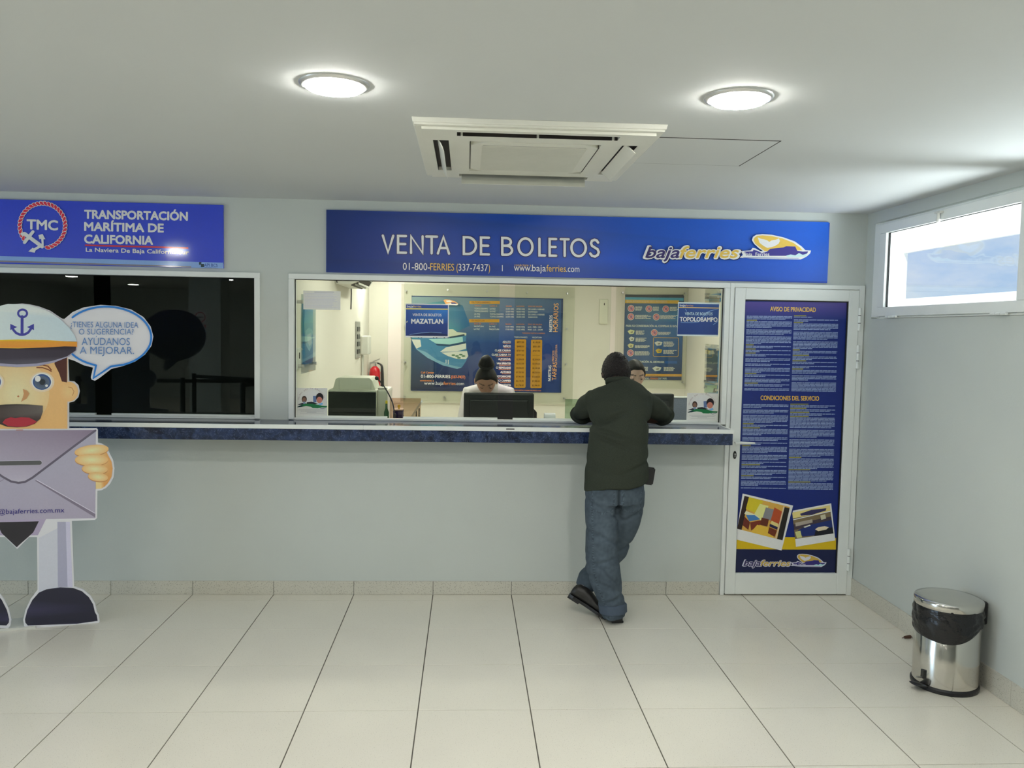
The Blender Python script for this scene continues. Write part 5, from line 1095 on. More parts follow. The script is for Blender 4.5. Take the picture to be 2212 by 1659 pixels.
# scrap on floor
P = AZ(1960, 1380, 0); sm = mat('brown_cork', None, .8, raw=(.10, .05, .03), var=.3)
bm = bmesh.new(); tube(bm, [P+Vector((-.012, 0, .0105)), P+Vector((.016, .004, .0105))], [.008, .0105], 12, side=(0, 0, 1)); cyl(bm, P+Vector((-.03, .004, .003)), P+Vector((-.012, 0, .008)), .0015, .002, 8)
for v in bm.verts: v.co += Vector([noise.noise(v.co*60+Vector((k*9, 0, 0)))*.003 for k in range(3)]); v.co.z = max(v.co.z, .0005)
tag(bmlink('floor_scrap', bm, sm, None, loc=(P.x, P.y, 0), smooth=True), 'tiny crumpled brown scrap on the floor left of the bin', 'litter')
# ================================================================== PEOPLE
def headmesh(bm, Mx, ears=True, scale=1.0):
    nu, nv = 56, 40
    def pt(u, v):
        a = 2*PI*u/nu; b = PI*v/nv-PI/2
        dx, dy, dz = math.cos(b)*math.cos(a), math.cos(b)*math.sin(a), math.sin(b)
        x, y, z = dx*.076, dy*.096, dz*.118
        if dz < 0:
            x *= 1-.34*(-dz)**1.4
            if dy > 0: y *= 1-.42*(-dz)
        if dy < 0: y *= .95
        G = lambda q, s: math.exp(-(q/s)**2)
        if dy < 0:
            y -= .021*G(x, .010)*G(z+.026, .014) + .010*G(x, .008)*G(z-.0, .022)
            y -= .006*G(abs(x)-.011, .006)*G(z+.032, .008)
            y += .011*G(abs(x)-.032, .015)*G(z-.006, .012)
            y -= .004*G(abs(x)-.028, .022)*G(z-.030, .008)
            y -= .006*G(x, .022)*G(z+.053, .006) + .006*G(x, .019)*G(z+.064, .006) - .003*G(x, .02)*G(z+.0585, .0025)
            y -= .008*G(x, .022)*G(z+.098, .014); y -= .003*G(abs(x)-.045, .018)*G(z+.02, .018)
        return Mx @ Vector((x*scale, y*scale, z*scale))
    top = bm.verts.new(pt(0, nv)); bot = bm.verts.new(pt(0, 0))
    R = [[bm.verts.new(pt(u, v)) for u in range(nu)] for v in range(1, nv)]
    for a, b in zip(R, R[1:]):
        for i in range(nu): bm.faces.new((a[i], a[(i+1) % nu], b[(i+1) % nu], b[i]))
    for i in range(nu): bm.faces.new((R[-1][i], R[-1][(i+1) % nu], top)); bm.faces.new((R[0][(i+1) % nu], R[0][i], bot))
    if ears:
        for s in (-1, 1):
            g = bmesh.ops.create_icosphere(bm, subdivisions=2, radius=1, matrix=Mx @ Matrix.Translation((s*.077, .012, -.006)) @ Matrix.Rotation(s*.35, 4, 'Z') @ Matrix.Diagonal((.010, .019, .031, 1)))
def haircap(Mx, line, thick, rough=0.0, freq=30, name='hair', m=None, parent=None, n=(96, 72)):
    """closed cap that dives under the skin outside the hair line; line(dx,dy,dz) > 0 where there is hair"""
    bm = bmesh.new(); nu, nv = n
    def pt(u, v):
        a = 2*PI*u/nu; b = PI*v/nv-PI/2; dx, dy, dz = math.cos(b)*math.cos(a), math.cos(b)*math.sin(a), math.sin(b)
        x, y, z = dx*.076, dy*.096, dz*.118
        if dz < 0:
            x *= 1-.34*(-dz)**1.4
            if dy > 0: y *= 1-.42*(-dz)
        if dy < 0: y *= .95
        h = line(dx, dy, dz); k = max(-1, min(1, h*9)); L = math.sqrt(x*x+y*y+z*z)
        t = thick*(.5+.5*k)-.022*(.5-.5*k)
        if rough and k > 0:
            nn = noise.noise(Vector((x, y, z))*freq); n2 = noise.noise(Vector((x, y, z))*freq*2.3+Vector((5, 1, 2))); t += rough*(abs(nn)*1.6+.6*n2)*k
        s = (L+t)/L; return Mx @ Vector((x*s, y*s, z*s))
    top = bm.verts.new(pt(0, nv)); bot = bm.verts.new(pt(0, 0))
    R = [[bm.verts.new(pt(u, v)) for u in range(nu)] for v in range(1, nv)]
    for a, b in zip(R, R[1:]):
        for i in range(nu): bm.faces.new((a[i], a[(i+1) % nu], b[(i+1) % nu], b[i]))
    for i in range(nu): bm.faces.new((R[-1][i], R[-1][(i+1) % nu], top)); bm.faces.new((R[0][(i+1) % nu], R[0][i], bot))
    return bmlink(name, bm, m, parent, smooth=True)
def hand(bm, wrist, fwd, up, side, curl=.5, sc=1.0):
    """palm and five fingers; fwd towards the fingertips, up = back of the hand, side = +1/-1 for the thumb"""
    f = Vector(fwd).normalized(); u = Vector(up); u = (u-f*u.dot(f)).normalized(); l = f.cross(u)*side; w_ = Vector(wrist)
    tube(bm, [w_-f*.02, w_+f*.02, w_+f*.055, w_+f*.088], [(.026*sc, .017*sc), (.033*sc, .016*sc), (.040*sc, .015*sc), (.039*sc, .012*sc)], 16, side=l)
    for i, (o, ln) in enumerate(((.031, .070), (.0105, .080), (-.0105, .074), (-.031, .058))):
        p = w_+f*.078+l*o*sc; pts = [p]; ang = 0; d = f
        for seg, (fr, da) in enumerate(((.46, .25), (.30, .55), (.24, .5))):
            ang += da*curl*1.6; d = (f*math.cos(ang)-u*math.sin(ang)); p = p+d*ln*fr*sc; pts.append(p)
        tube(bm, pts, [.0088*sc, .0084*sc, .0078*sc, .0066*sc], 10, side=l)
    p = w_+f*.022+l*.028*sc; a = (f*.62+l*.78).normalized(); b = (f*.9+l*.25-u*.35*curl).normalized()
    tube(bm, [p, p+a*.034*sc, p+a*.034*sc+b*.026*sc, p+a*.034*sc+b*.045*sc], [.0125*sc, .0105*sc, .0095*sc, .0075*sc], 10)
def fold(me, amp, freq, dirn=(0, 0, 1), seed=0, extra=None):
    """cloth relief: displaces along the normal with stretched noise"""
    n = [v.normal.copy() for v in me.vertices]; D = Vector(dirn).normalized()
    for v, nn in zip(me.vertices, n):
        p = v.co; q = p-D*p.dot(D)*.78
        d = amp*(noise.noise(q*freq+Vector((seed, 0, 0)))+.5*noise.noise(q*freq*2.1+Vector((0, seed, 3))))
        if extra: d += extra(p)
        v.co = p+nn*d
def body(bm, voxel=.006, smooth=6, fac=.5): return evalmesh(bm, [('REMESH', dict(mode='VOXEL', voxel_size=voxel)), ('SMOOTH', dict(factor=fac, iterations=smooth))])
def headmatrix(c, yaw, pitch, roll=0):
    """yaw: turn about z (0 faces -y), pitch: + looks down"""
    return Matrix.Translation(c) @ Matrix.Rotation(yaw, 4, 'Z') @ Matrix.Rotation(pitch, 4, 'X') @ Matrix.Rotation(roll, 4, 'Y')
def face_paint(Mx, skin, lip, brow, cheek=None):
    inv = Mx.inverted()
    def f(co):
        p = inv @ co; x, y, z = p
        c = Vector(skin)
        if y < -.04 and abs(x) < .07 and -.12 < z < .1:
            G = lambda q, s: math.exp(-(q/s)**2)
            l = min(1, 1.4*G(x, .021)**1.0*G(z+.0585, .0085)); c = c.lerp(Vector(lip), l)
            b = 1 if (abs(abs(x)-.032) < .019 and abs(z-(.027-.12*abs(abs(x)-.030))) < .0042) else 0; c = c.lerp(Vector(brow), .85*b)
            e = G(abs(x)-.032, .012)*G(z-.004, .005); c = c.lerp(Vector(brow), .3*e)
            if cheek: c = c.lerp(Vector(cheek), .4*G(abs(x)-.042, .016)*G(z+.03, .018))
        return c
    return f
skinm = paintmat('skin', 'paint', .5, .35, .15, 400)
hairm = mat('black_hair', None, .5, raw=(.006, .005, .005), var=.3, vscale=120, spec=.25, bump=.3, bscale=240)
curlm = mat('short_curly_black_hair', None, .62, raw=(.012, .008, .007), var=.4, vscale=160, bump=1.0, bscale=170)
shirtm = mat('dark_green_cotton', None, .92, raw=(.040, .047, .036), var=.16, vscale=260, bump=.25, bscale=500, spec=.15)
denim = paintmat('blue_denim', 'paint', .9, .15, .5, 900)
leather = mat('worn_black_leather', None, .42, raw=(.022, .020, .018), var=.25, vscale=30, bump=.15, bscale=80)
# ------------------------------------------------------------------ the customer, seen from behind
mn = thing('person', 'man in dark green shirt and blue jeans leaning on the counter, seen from behind', 'person', (1.53, -.47, 0))
HC = AY(1331, 806, -.20)
Mh = headmatrix(HC, PI, .34)
shL, shR = AY(1283, 862, -.31), AY(1389, 862, -.31)
elL, elR = AY(1253, 904, -.12), AY(1436, 904, -.12)
elL.z = elR.z = 1.108+.056
haL, haR = Vector((1.585, -.05, 1.142)), Vector((1.70, -.06, 1.142))
hipL, hipR = AY(1298, 1072, -.44), AY(1362, 1070, -.43)
knS = AY(1301, 1178, -.45); anS = AY(1322, 1318, -.515); anS.z = .085
knC = AY(1349, 1163, -.36); anC = AY(1263, 1248, -.315)
skin = (.13, .068, .042)
bm = bmesh.new(); headmesh(bm, Mh)
neck = Vector((HC.x, -.29, 1.355))
tube(bm, [Mh @ Vector((0, .02, -.06)), neck+Vector((0, .03, .03)), neck-Vector((0, .02, .02))], [(.056, .058), (.060, .058), (.075, .06)], 20)
mid = (hipL+hipR)/2
tube(bm, [neck-Vector((0, 0, .03)), (shL+shR)/2+Vector((0, .02, -.06)), Vector((mid.x+.01, -.40, 1.0)), Vector((mid.x, -.44, .84)), Vector((mid.x, -.43, .77))], [(.07, .05), (.14, .07), (.14, .09), (.14, .08), (.12, .06)], 24)
for sh, el, ha, s in ((shL, elL, haL, 1), (shR, elR, haR, -1)):
    tube(bm, [neck+(sh-neck)*.4-Vector((0, 0, .04)), sh-Vector((0, 0, .01)), sh+(el-sh)*.5, el], [.045, .045, .043, .038], 16)
    dirn = (ha-el).normalized(); wr = ha-dirn*.10
    tube(bm, [el, el+(wr-el)*.35, wr], [.040, .041, .028], 16)
    hand(bm, wr, dirn, (0, 0, 1), -s, .7)
for a, b, c in ((hipL, knS, anS), (hipR, knC, anC)): tube(bm, [a+Vector((0, .02, .03)), (a+b)/2+Vector((0, .01, 0)), b+Vector((-.012, .01, 0)), b+(c-b)*.35, c], [.065, .060, .045, .045, .034], 16)
me = body(bm, .0065, 4); paint(me, face_paint(Mh, skin, (.16, .05, .04), (.02, .015, .012))); bd = link('body', me, skinm, mn, smooth=True)
eyem = mat('eye_white', None, .2, raw=(.7, .68, .66)); irism = mat('dark_iris', None, .15, raw=(.02, .012, .01))
def eyes(Mx, parent, down=.35):
    for s in (-1, 1):
        bm = bmesh.new(); bmesh.ops.create_icosphere(bm, subdivisions=3, radius=.0112, matrix=Mx @ Matrix.Translation((s*.031, -.0690, .005))); e = bmlink('eye', bm, eyem, parent, smooth=True)
        d = Vector((0, -math.cos(down), -math.sin(down))); bm = bmesh.new(); bmesh.ops.create_icosphere(bm, subdivisions=2, radius=.0062, matrix=Mx @ Matrix.Translation(Vector((s*.031, -.0705, .005))+d*.0066)); bmlink('iris', bm, irism, e, smooth=True)
eyes(Mh, mn)
haircap(Mh, lambda x, y, z: (z-.36 if y < -.25 else (z+.02+.55*max(0, -y)*2 if y < .1 else z+.52)), .010, .005, 95, 'short_curly_hair', curlm, mn, (150, 110))
# shirt: torso, collar and wide short sleeves grown into one cloth
bm = bmesh.new()
def P3(px, py, y): return AY(px, py, y)
rows_ = [(1052, 1261, 1400, -.445, .140), (1020, 1262, 1402, -.44, .146), (985, 1267, 1402, -.435, .146), (950, 1272, 1402, -.424, .138), (915, 1276, 1404, -.385, .138), (885, 1272, 1410, -.36, .135), (862, 1268, 1410, -.335, .118), (848, 1274, 1402, -.32, .098), (836, 1290, 1386, -.305, .078), (827, 1304, 1366, -.295, .066)]
pts, rad = [], []
for py, x0, x1, y, ry in rows_:
    a, b = P3(x0, py, y), P3(x1, py, y); pts.append((a+b)/2); rad.append(((b.x-a.x)/2, ry))
tube(bm, pts, rad, 40, round_ends=False)
tube(bm, [shL+Vector((.04, .0, .002)), neck+Vector((0, -.02, -.045)), shR+Vector((-.04, 0, .002))], [.060, .070, .060], 20, side=(0, 0, 1))
for sh, el, s in ((shL, elL, 1), (shR, elR, -1)):
    d = (el-sh).normalized(); e2 = el-d*.018
    tube(bm, [sh+Vector((s*.07, 0, .0)), sh+Vector((s*.006, 0, -.004)), sh+(el-sh)*.45, e2], [(.060, .062), (.064, .064), (.070, .068), (.066, .056)], 24, round_ends=False)
tube(bm, [neck+Vector((0, -.02, -.07)), neck+Vector((0, -.005, -.01)), neck+Vector((0, .018, .028))], [(.125, .085), (.078, .070), (.066, .066)], 28, round_ends=False)
me = body(bm, .0075, 14, .6)
def creases(p):
    d = 0
    # drawn-in folds running from the arm pits and around the waist
    for (cx_, cz_, sl, wz, ln, am) in ((elL.x+.10, 1.18, .45, .016, .10, -.010), (elL.x+.12, 1.11, -.25, .012, .09, -.008), (elL.x+.13, 1.06, -.35, .012, .08, -.008), (elR.x-.11, 1.14, -.5, .016, .09, -.008), (1.60, 1.27, .12, .02, .16, -.005), (1.66, 1.05, -.2, .02, .10, -.004), (1.70, .92, .35, .018, .11, -.006), (1.49, .90, -.3, .02, .10, -.005)):
        q = (p.z-cz_)-sl*(p.x-cx_); d += am*math.exp(-(q/wz)**2)*math.exp(-((p.x-cx_)/ln)**2)
    return d
fold(me, .010, 8, (0, .2, 1), 3, lambda p: 2.3*creases(p))
# lower hem rises to the right
for v in me.vertices:
    if v.co.z < .86: v.co.z -= max(0, 1.50-v.co.x)*.34
    if v.co.z < .86: v.co.z += max(0, (v.co.x-1.62))*.42*(1-(v.co.z-.74)/.12 if v.co.z > .74 else 1)
sh_ = link('shirt', me, shirtm, mn, smooth=True)
# collar ring
bm = bmesh.new(); cN = neck+Vector((0, .016, .032)); n = 40; rings = []
for rr, dz in ((.068, -.014), (.074, -.006), (.075, .012), (.071, .020), (.066, .016), (.064, -.004)):
    rings.append([bm.verts.new((cN.x+rr*1.03*math.cos(2*PI*i/n), cN.y+rr*math.sin(2*PI*i/n)+dz*.3, cN.z+dz-.30*rr*math.sin(2*PI*i/n))) for i in range(n)])
for a, b in zip(rings, rings[1:]+rings[:1]):
    for i in range(n): bm.faces.new((a[i], a[(i+1) % n], b[(i+1) % n], b[i]))
bmesh.ops.recalc_face_normals(bm, faces=bm.faces); bmlink('collar', bm, shirtm, mn, smooth=True)
for el, sh in ((elL, shL), (elR, shR)):
    d = (el-sh).normalized(); c = el-d*.012; bm = bmesh.new()
    tube(bm, [c-d*.014, c+d*.004], [(.071, .061), (.070, .060)], 28, round_ends=False); bmlink('sleeve_hem', bm, shirtm, mn, smooth=True)
# jeans
bm = bmesh.new()
a, b = P3(1262, 1040, -.44), P3(1394, 1040, -.44); c_ = (a+b)/2
tube(bm, [Vector((c_.x, -.44, .86)), Vector((c_.x, -.445, .78)), Vector((c_.x, -.44, .70))], [(.16, .110), (.174, .128), (.176, .128)], 32, round_ends=False)
def leg(rowsL, extra=()):
    pts, rad = [], []
    for px0, px1, py, y, ry in rowsL:
        p0, p1 = P3(px0, py, y), P3(px1, py, y); pts.append((p0+p1)/2); rad.append(((p1.x-p0.x)/2, ry))
    tube(bm, pts, rad, 28, round_ends=False)
leg([(1264, 1332, 1062, -.44, .112), (1263, 1334, 1100, -.445, .110), (1265, 1336, 1150, -.45, .100), (1264, 1336, 1190, -.455, .096), (1266, 1340, 1225, -.47, .092), (1276, 1343, 1255, -.485, .088), (1290, 1346, 1285, -.50, .084), (1296, 1350, 1312, -.51, .086), (1304, 1349, 1334, -.515, .080)])
leg([(1324, 1393, 1060, -.43, .112), (1325, 1391, 1092, -.42, .105), (1322, 1381, 1125, -.40, .094), (1316, 1366, 1158, -.375, .085), (1300, 1358, 1185, -.35, .080), (1282, 1336, 1208, -.33, .074), (1264, 1314, 1228, -.315, .070), (1248, 1295, 1250, -.305, .066), (1243, 1290, 1268, -.30, .066)])
me = body(bm, .007, 7, .5)
def jcre(p):
    d = 0
    for (cx_, cz_, sl, wz, ln, am) in ((1.50, .66, -.55, .014, .10, -.010), (1.50, .50, -.45, .016, .09, -.012), (1.49, .36, .30, .014, .08, -.008), (1.53, .22, -.35, .014, .08, -.012), (1.56, .15, .35, .012, .07, -.013), (1.57, .10, -.2, .011, .07, -.010), (1.67, .62, .5, .014, .08, -.008), (1.67, .43, .55, .014, .08, -.012), (1.52, .29, -.8, .014, .09, -.007), (1.40, .25, .8, .012, .05, -.008)):
        q = (p.z-cz_)-sl*(p.x-cx_); d += am*math.exp(-(q/wz)**2)*math.exp(-((p.x-cx_)/ln)**2)
    # groove between the buttocks and thighs
    d -= .012*math.exp(-((p.x-(c_.x+.005))/.012)**2)*(1 if p.z > .62 else 0)
    return d
fold(me, .008, 10, (0, 0, 1), 11, lambda p: 1.35*jcre(p))
def jcol(p):
    c = Vector((.082, .108, .136)); n1 = noise.noise(p*14); n2 = noise.noise(p*55+Vector((4, 4, 4)))
    c = c*(1+.18*n1+.22*n2)
    G = lambda q, s: math.exp(-(q/s)**2)
    if .30 < p.z < .72 and p.y < -.46: c = c*(1+.22*G(p.x-1.50, .05)*G(p.z-.50, .22))
    # side seam with contrasting stitches, back seam, pocket edges
    xs = AYx(p.z)
    if abs(p.x-xs) < .005 and p.z < .70: c = c*(.72 if math.sin(p.z*420) > -.2 else 1.35)
    if p.z > .66 and abs(p.x-(c_.x+.005)) < .004: c = c*.55
    for cx_ in (c_.x-.085, c_.x+.085):
        u_, v_ = (p.x-cx_), p.z
        if p.y < -.46 and abs(u_) < .062 and .635 < v_ < .775:
            edge = abs(abs(u_)-.058) < .004 or abs(v_-(.648+.35*abs(u_))) < .004
            if edge: c = c*(.75 if noise.noise(p*200) < .1 else 1.35)
    return (max(0, c.x), max(0, c.y), max(0, c.z))
def AYx(z):  # outer seam of the near leg
    ks = ((.72, 1.42), (.60, 1.43), (.48, 1.436), (.40, 1.437), (.30, 1.445), (.20, 1.475), (.10, 1.52), (0, 1.53))
    for (z1, x1), (z0, x0) in zip(ks, ks[1:]):
        if z >= z0: return x0+(x1-x0)*(z-z0)/(z1-z0)
    return 1.53
paint(me, jcol); link('jeans', me, denim, mn, smooth=True)
# turned hem of the near leg
bm = bmesh.new(); h0 = P3(1322, 1338, -.515); tube(bm, [Vector((h0.x+.002, -.51, .112)), Vector((h0.x+.006, -.515, .058))], [(.083, .082), (.080, .084)], 28, round_ends=False)
me = body(bm, .005, 3); fold(me, .006, 16, (0, 0, 1), 5); paint(me, lambda p: (.085, .112, .155)); link('trouser_hem', me, denim, mn, smooth=True)
def shoe(Mx):
    """local: x heel to toe (0..0.28), z up from the sole"""
    s = bmesh.new()
    T = lambda q: Mx @ Vector(q)
    def ring(bm, x, hw, z0, z1, n=20, off=0):
        v = []
        for i in range(n):
            a = 2*PI*i/n; yy = hw*math.cos(a); zz = (z0+z1)/2+(z1-z0)/2*math.sin(a)
            if math.sin(a) < 0: yy = hw*math.copysign(abs(math.cos(a))**.45, math.cos(a))
            v.append(bm.verts.new(T((x, yy+off, zz))))
        return v
    prof = [(.000, .018, .025, .055), (.008, .030, .018, .080), (.03, .036, .016, .095), (.07, .036, .016, .100), (.11, .036, .016, .092), (.15, .041, .016, .075), (.19, .047, .016, .062), (.225, .046, .016, .052), (.255, .038, .016, .042), (.272, .024, .018, .034), (.279, .010, .02, .028)]
    R = [ring(s, *q, off=.004*math.sin(q[0]*11)) for q in prof]
    for a, b in zip(R, R[1:]):
        for i in range(20): s.faces.new((a[i], b[i], b[(i+1) % 20], a[(i+1) % 20]))
    s.faces.new(R[0]); s.faces.new(R[-1][::-1]); bmesh.ops.recalc_face_normals(s, faces=s.faces)
    up = bmlink('shoe', s, leather, mn, smooth=True)
    s = bmesh.new(); out = []
    for x, hw in ((-.002, .014), (.006, .030), (.03, .038), (.08, .036), (.12, .036), (.16, .043), (.20, .050), (.235, .048), (.262, .036), (.280, .018), (.285, .004)): out.append((x, hw+.001))
    loop = [(x, h+.004*math.sin(x*11)) for x, h in out]+[(x, -h+.004*math.sin(x*11)) for x, h in out[::-1]]
    a = [s.verts.new(T((x, y, 0))) for x, y in loop]; b = [s.verts.new(T((x, y, .017))) for x, y in loop]
    s.faces.new(a[::-1]); s.faces.new(b)
    for i in range(len(a)): s.faces.new((a[i], a[(i+1) % len(a)], b[(i+1) % len(a)], b[i]))
    bmesh.ops.recalc_face_normals(s, faces=s.faces); bmlink('sole', s, M['black'], up)
    s = bmesh.new(); abox(s, 0, .075, -.034, .034, -.010, .0); bmesh.ops.transform(s, matrix=Mx, verts=s.verts); bmlink('heel_block', s, M['black'], up)
def basis(o, x, z):
    x = Vector(x).normalized(); z = Vector(z); z = (z-x*z.dot(x)).normalized(); y = z.cross(x)
    return Matrix(((x.x, y.x, z.x, o[0]), (x.y, y.y, z.y, o[1]), (x.z, y.z, z.z, o[2]), (0, 0, 0, 1)))
hp_ = AZ(1333, 1347, 0)
shoe(basis((hp_.x+.005, hp_.y+.005, .012), (-.10, 1, 0), (0, 0, 1)))
toe = AZ(1296, 1334, 0); hl_ = P3(1229, 1286, -.345)
dv = (Vector((toe.x-.010, toe.y+.02, .016))-hl_); shoe(basis(hl_, dv, (.72, -.10, .66)))
# ankle sock between shoe and hem
tubeobj('sock', mat('grey_sock', None, .9, raw=(.25, .25, .27)), mn, [hl_+Vector((.075, .0, .03)), hl_+Vector((.11, .02, .075))], [.030, .034], 14)
tag(bmlink('phone_pouch', (lambda b_: (abox(b_, -.026, .026, -.018, .018, -.052, .052), bmesh.ops.bevel(b_, geom=list(b_.edges), offset=.007, segments=2, affect='EDGES'), bmesh.ops.transform(b_, matrix=Matrix.Translation(P3(1403, 1028, -.40)) @ Matrix.Rotation(.14, 4, 'Y'), verts=b_.verts), b_)[-1])(bmesh.new()), M['black'], None, loc=tuple(P3(1399, 1028, -.40))),
    'small black phone pouch on the right hip of the man in jeans', 'pouch')
# ------------------------------------------------------------------ the two clerks
white_sh = mat('white_blouse_cotton', None, .8, raw=(.72, .68, .70), var=.03, bump=.1, bscale=300)
skirt = mat('black_trousers_fabric', None, .85, raw=(.015, .015, .018))
def clerk(label, C0, yaw, pitch, sx, sy, sz, skin, lip, bun, group=None, seat=.48):
    t = thing('person', label, 'person', (sx, sy+.1, 0), group)
    Mx = headmatrix(C0, yaw, pitch)
    bm = bmesh.new(); headmesh(bm, Mx, scale=.95)
    nk = Vector((sx, sy, sz)); 
    tube(bm, [Mx @ Vector((0, .025, -.055)), (Mx @ Vector((0, .03, -.09))).lerp(nk, .5), nk], [(.045, .047), (.047, .048), (.06, .05)], 18)
    tube(bm, [nk-Vector((0, 0, .02)), Vector((sx, sy+.02, sz-.14)), Vector((sx, sy+.05, sz-.30)), Vector((sx, sy+.08, sz-.48)), Vector((sx, sy+.10, seat+.12))], [(.06, .045), (.11, .06), (.10, .07), (.11, .08), (.13, .09)], 22)
    arms = []
    for s in (-1, 1):
        a = Vector((sx+s*.145, sy, sz-.075)); b = Vector((sx+s*.20, sy-.10, sz-.32)); c = Vector((sx+s*.12, sy-.33, .815))
        tube(bm, [nk+(a-nk)*.4+Vector((0, 0, -.045)), a-Vector((s*.012, 0, .008)), (a+b)/2, b], [.034, .038, .034, .032], 14); tube(bm, [b, b+(c-b)*.4, c], [.036, .034, .024], 14)
        hand(bm, c, (c-b).normalized()+Vector((0, 0, .35)), (0, 0, 1), s, .6, .92); arms.append((a, b, c))
        k = Vector((sx+s*.10, sy-.32, seat+.07)); h = Vector((sx+s*.09, sy+.06, seat+.09)); f = Vector((sx+s*.10, sy-.30, .10))
        tube(bm, [h, k, k+Vector((0, .0, -.05)), f], [.08, .062, .058, .040], 14)
        tube(bm, [f, f+Vector((0, -.12, -.06))], [(.04, .035), (.035, .022)], 12)
    me = body(bm, .0055, 3); paint(me, face_paint(Mx, skin, lip, (.02, .012, .01), (skin[0]*1.05, skin[1]*.8, skin[2]*.8))); link('body', me, skinm, t, smooth=True)
    eyes(Mx, t, .8)
    # lashes and lids
    lidm = mat('eyelid_skin', None, .5, raw=skin)
    for s in (-1, 1):
        bm = bmesh.new(); bmesh.ops.create_icosphere(bm, subdivisions=3, radius=.0122, matrix=Mx @ Matrix.Translation((s*.0305, -.0694, .0060))); bmlink('eyelid', bm, lidm, t, smooth=True)
        pts = [Mx @ Vector((s*.031+q*.013, -.0806+.006*q*q, .000-.005*(1-q*q))) for q in (-1, -.5, 0, .5, 1)]; tubeobj('eyelash', hairm, t, pts, [.0011]*5, 6)
    line = lambda x, y, z: (z-(.50-.22*abs(x)) if y < -.30 else (z+.05-.9*(y+.0) if y < .02 and z < .5 and abs(x) > .6 and y < -.12 else (z+.02 if y < .1 else z+.45)))
    line = lambda x, y, z: z-max(-.5, .56-1.05*max(0, y+.72)) 
    haircap(Mx, line, .0065, .0012, 60, 'sleek_hair', hairm, t)
    if bun:
        c = Mx @ Vector((0, .028, .150)); up = (c-(Mx @ Vector((0, .02, .0)))).normalized()
        bm = bmesh.new(); tube(bm, [c-up*.040, c-up*.018, c+up*.002, c+up*.012], [(.034, .034), (.052, .052), (.055, .055), (.045, .045)], 28); me_ = evalmesh(bm, []); fold(me_, .004, 40, tuple(up), 4); b_ = link('hair_bun', me_, hairm, t, smooth=True)
        bm = bmesh.new(); n, m2 = 40, 10; side = up.orthogonal().normalized(); o2 = up.cross(side); cc = c-up*.020; G_ = [[bm.verts.new(cc+(side*math.cos(2*PI*i/n)+o2*math.sin(2*PI*i/n))*(.046+.014*math.cos(2*PI*j/m2)+.0022*math.sin(i*2.4))+up*.014*math.sin(2*PI*j/m2)) for j in range(m2)] for i in range(n)]
        for i in range(n):
            for j in range(m2): bm.faces.new((G_[i][j], G_[(i+1) % n][j], G_[(i+1) % n][(j+1) % m2], G_[i][(j+1) % m2]))
        bmesh.ops.recalc_face_normals(bm, faces=bm.faces); bmlink('hair_tie', bm, M['gasket'], b_, smooth=True)
    # blouse
    bm = bmesh.new()
    tube(bm, [nk+Vector((0, .005, -.035)), Vector((sx, sy+.01, sz-.065)), Vector((sx, sy+.02, sz-.16)), Vector((sx, sy+.05, sz-.30)), Vector((sx, sy+.08, sz-.48)), Vector((sx, sy+.10, seat+.10))], [(.08, .06), (.135, .078), (.15, .10), (.13, .10), (.135, .11), (.17, .14)], 28, round_ends=False)
    for a, b, c in arms: tube(bm, [nk+(a-nk)*.5+Vector((0, 0, -.03)), a, (a+b)/2, b, b+(c-b)*.5, b+(c-b)*.72], [.055, .056, .048, .044, .042, .040], 20)
    tube(bm, [nk+Vector((0, 0, -.05)), nk+Vector((0, -.004, .012))], [(.09, .075), (.062, .058)], 24, round_ends=False)
    me = body(bm, .008, 6); fold(me, .005, 12, (0, .1, 1), 7); link('blouse', me, white_sh, t, smooth=True)
    bm = bmesh.new()
    for s in (-1, 1):
        k = Vector((sx+s*.10, sy-.32, seat+.07)); h = Vector((sx+s*.09, sy+.06, seat+.10)); f = Vector((sx+s*.10, sy-.30, .13)); tube(bm, [h, k, k+Vector((0, 0, -.05)), f], [(.098, .09), (.078, .072), (.076, .07), (.06, .055)], 18)
    tube(bm, [Vector((sx, sy+.10, seat+.06)), Vector((sx, sy+.10, seat+.2))], [(.19, .15), (.17, .135)], 26)
    me = body(bm, .009, 5); link('trousers', me, skirt, t, smooth=True)
    for s in (-1, 1):
        q = Mx @ Vector((s*.080, .006, -.034)); bm = bmesh.new(); bmesh.ops.create_icosphere(bm, subdivisions=2, radius=.0042, matrix=Matrix.Translation(q)); bmlink('earring', bm, M['white'], t, smooth=True)
    return t
hc1 = AY(1050, 823, .84); s1_ = AY(1056, 836, .97)
clerk('woman with a high dark bun and white blouse looking down behind the middle monitor', hc1, 0.0, .62, s1_.x, .98, s1_.z+.035, (.46, .25, .17), (.36, .11, .10), True)
hc2 = AY(1370, 812, .90); s2_ = AY(1372, 848, 1.0)
clerk('woman with slicked-back hair and white blouse behind the leaning man', hc2, .12, .22, s2_.x, 1.0, s2_.z+.02, (.66, .43, .34), (.48, .17, .15), False)
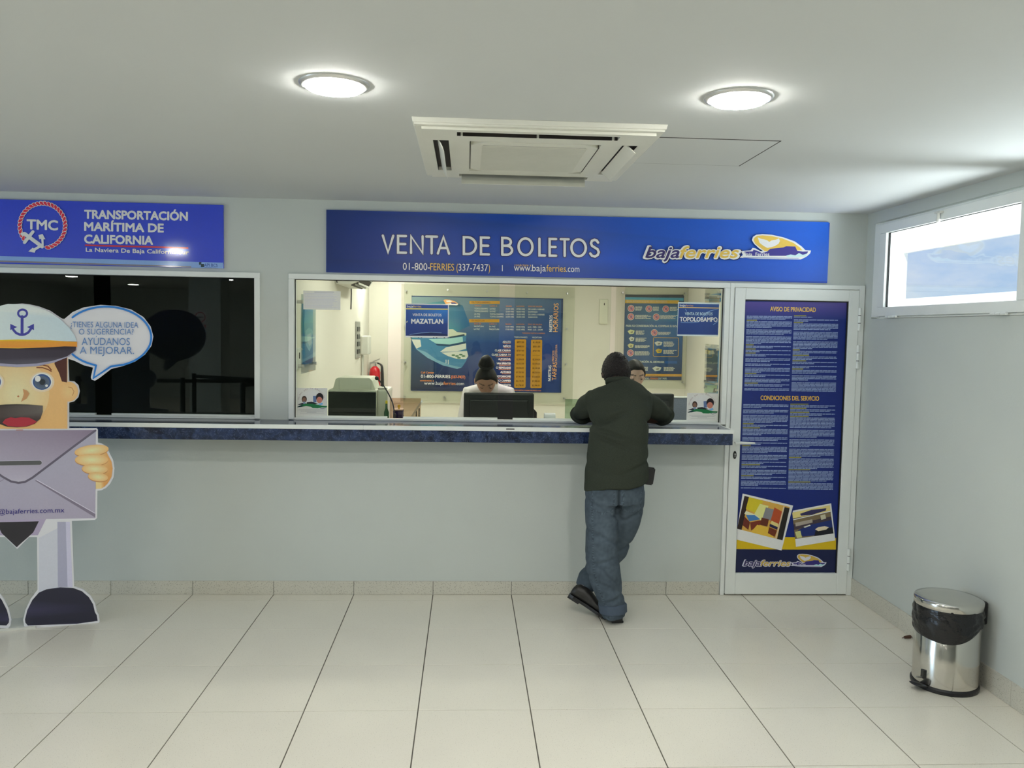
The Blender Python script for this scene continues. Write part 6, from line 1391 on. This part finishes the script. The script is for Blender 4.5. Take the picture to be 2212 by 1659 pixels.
# chairs
chm = mat('black_office_chair_fabric', None, .8, raw=(.014, .014, .016), bump=.2, bscale=300)
def chair(label, x, y, seat=.48, dx=0):
    t = thing('office_chair', label, 'chair', (x, y, 0))
    bm = bmesh.new(); abox(bm, x-.24, x+.24, y-.22, y+.24, seat-.08, seat); bmlink('seat', bm, chm, t, bevel=.03, seg=3)
    bm = bmesh.new(); R = []
    for k in range(13):
        u_ = -1+k/6; xx = x+dx+u_*.235; yy = y+.30-.05*u_*u_; zt = seat+.64-.10*abs(u_)**3
        R.append([bm.verts.new(q) for q in ((xx, yy-.02, seat+.12+.03*abs(u_)), (xx, yy-.03, (seat+.12+zt)/2), (xx, yy-.02, zt), (xx, yy+.03, zt), (xx, yy+.03, seat+.12+.03*abs(u_)))])
    for a, b in zip(R, R[1:]):
        for i in range(5): bm.faces.new((a[i], a[(i+1) % 5], b[(i+1) % 5], b[i]))
    bm.faces.new(R[0]); bm.faces.new(R[-1][::-1]); bmesh.ops.recalc_face_normals(bm, faces=bm.faces); bmlink('backrest', bm, chm, t, smooth=False, bevel=.004)
    for s in (-1, 1): tubeobj('armrest', M['black'], t, smoothcurve([(x+s*.25, y+.10, seat-.04), (x+s*.285, y+.10, seat+.10), (x+s*.285, y+.08, seat+.20), (x+s*.28, y-.14, seat+.215)], 5), [.016]*16, 10)
    tubeobj('gas_column', M['steel'], t, [(x, y, .10), (x, y, seat-.08)], [.025, .025], 12); tubeobj('back_strut', M['black'], t, [(x, y+.1, seat-.09), (x, y+.31, seat-.05), (x, y+.31, seat+.2)], [.02, .02, .02], 8)
    for k in range(5):
        a = 2*PI*k/5+.3; tubeobj('leg', M['black'], t, [(x, y, .10), (x+.28*math.cos(a), y+.28*math.sin(a), .065)], [.022, .014], 8)
        bm = bmesh.new(); px, py = x+.28*math.cos(a), y+.28*math.sin(a); cyl(bm, (px-.012, py, .0275), (px+.012, py, .0275), .027, .027, 14, side=(0, 0, 1)); bmlink('caster', bm, M['black'], t)
chair('black swivel office chair behind the middle monitor', s1_.x+.10, 1.10, .50, .06)
chair('black swivel office chair at the right desk', s2_.x+.02, 1.12, .48)
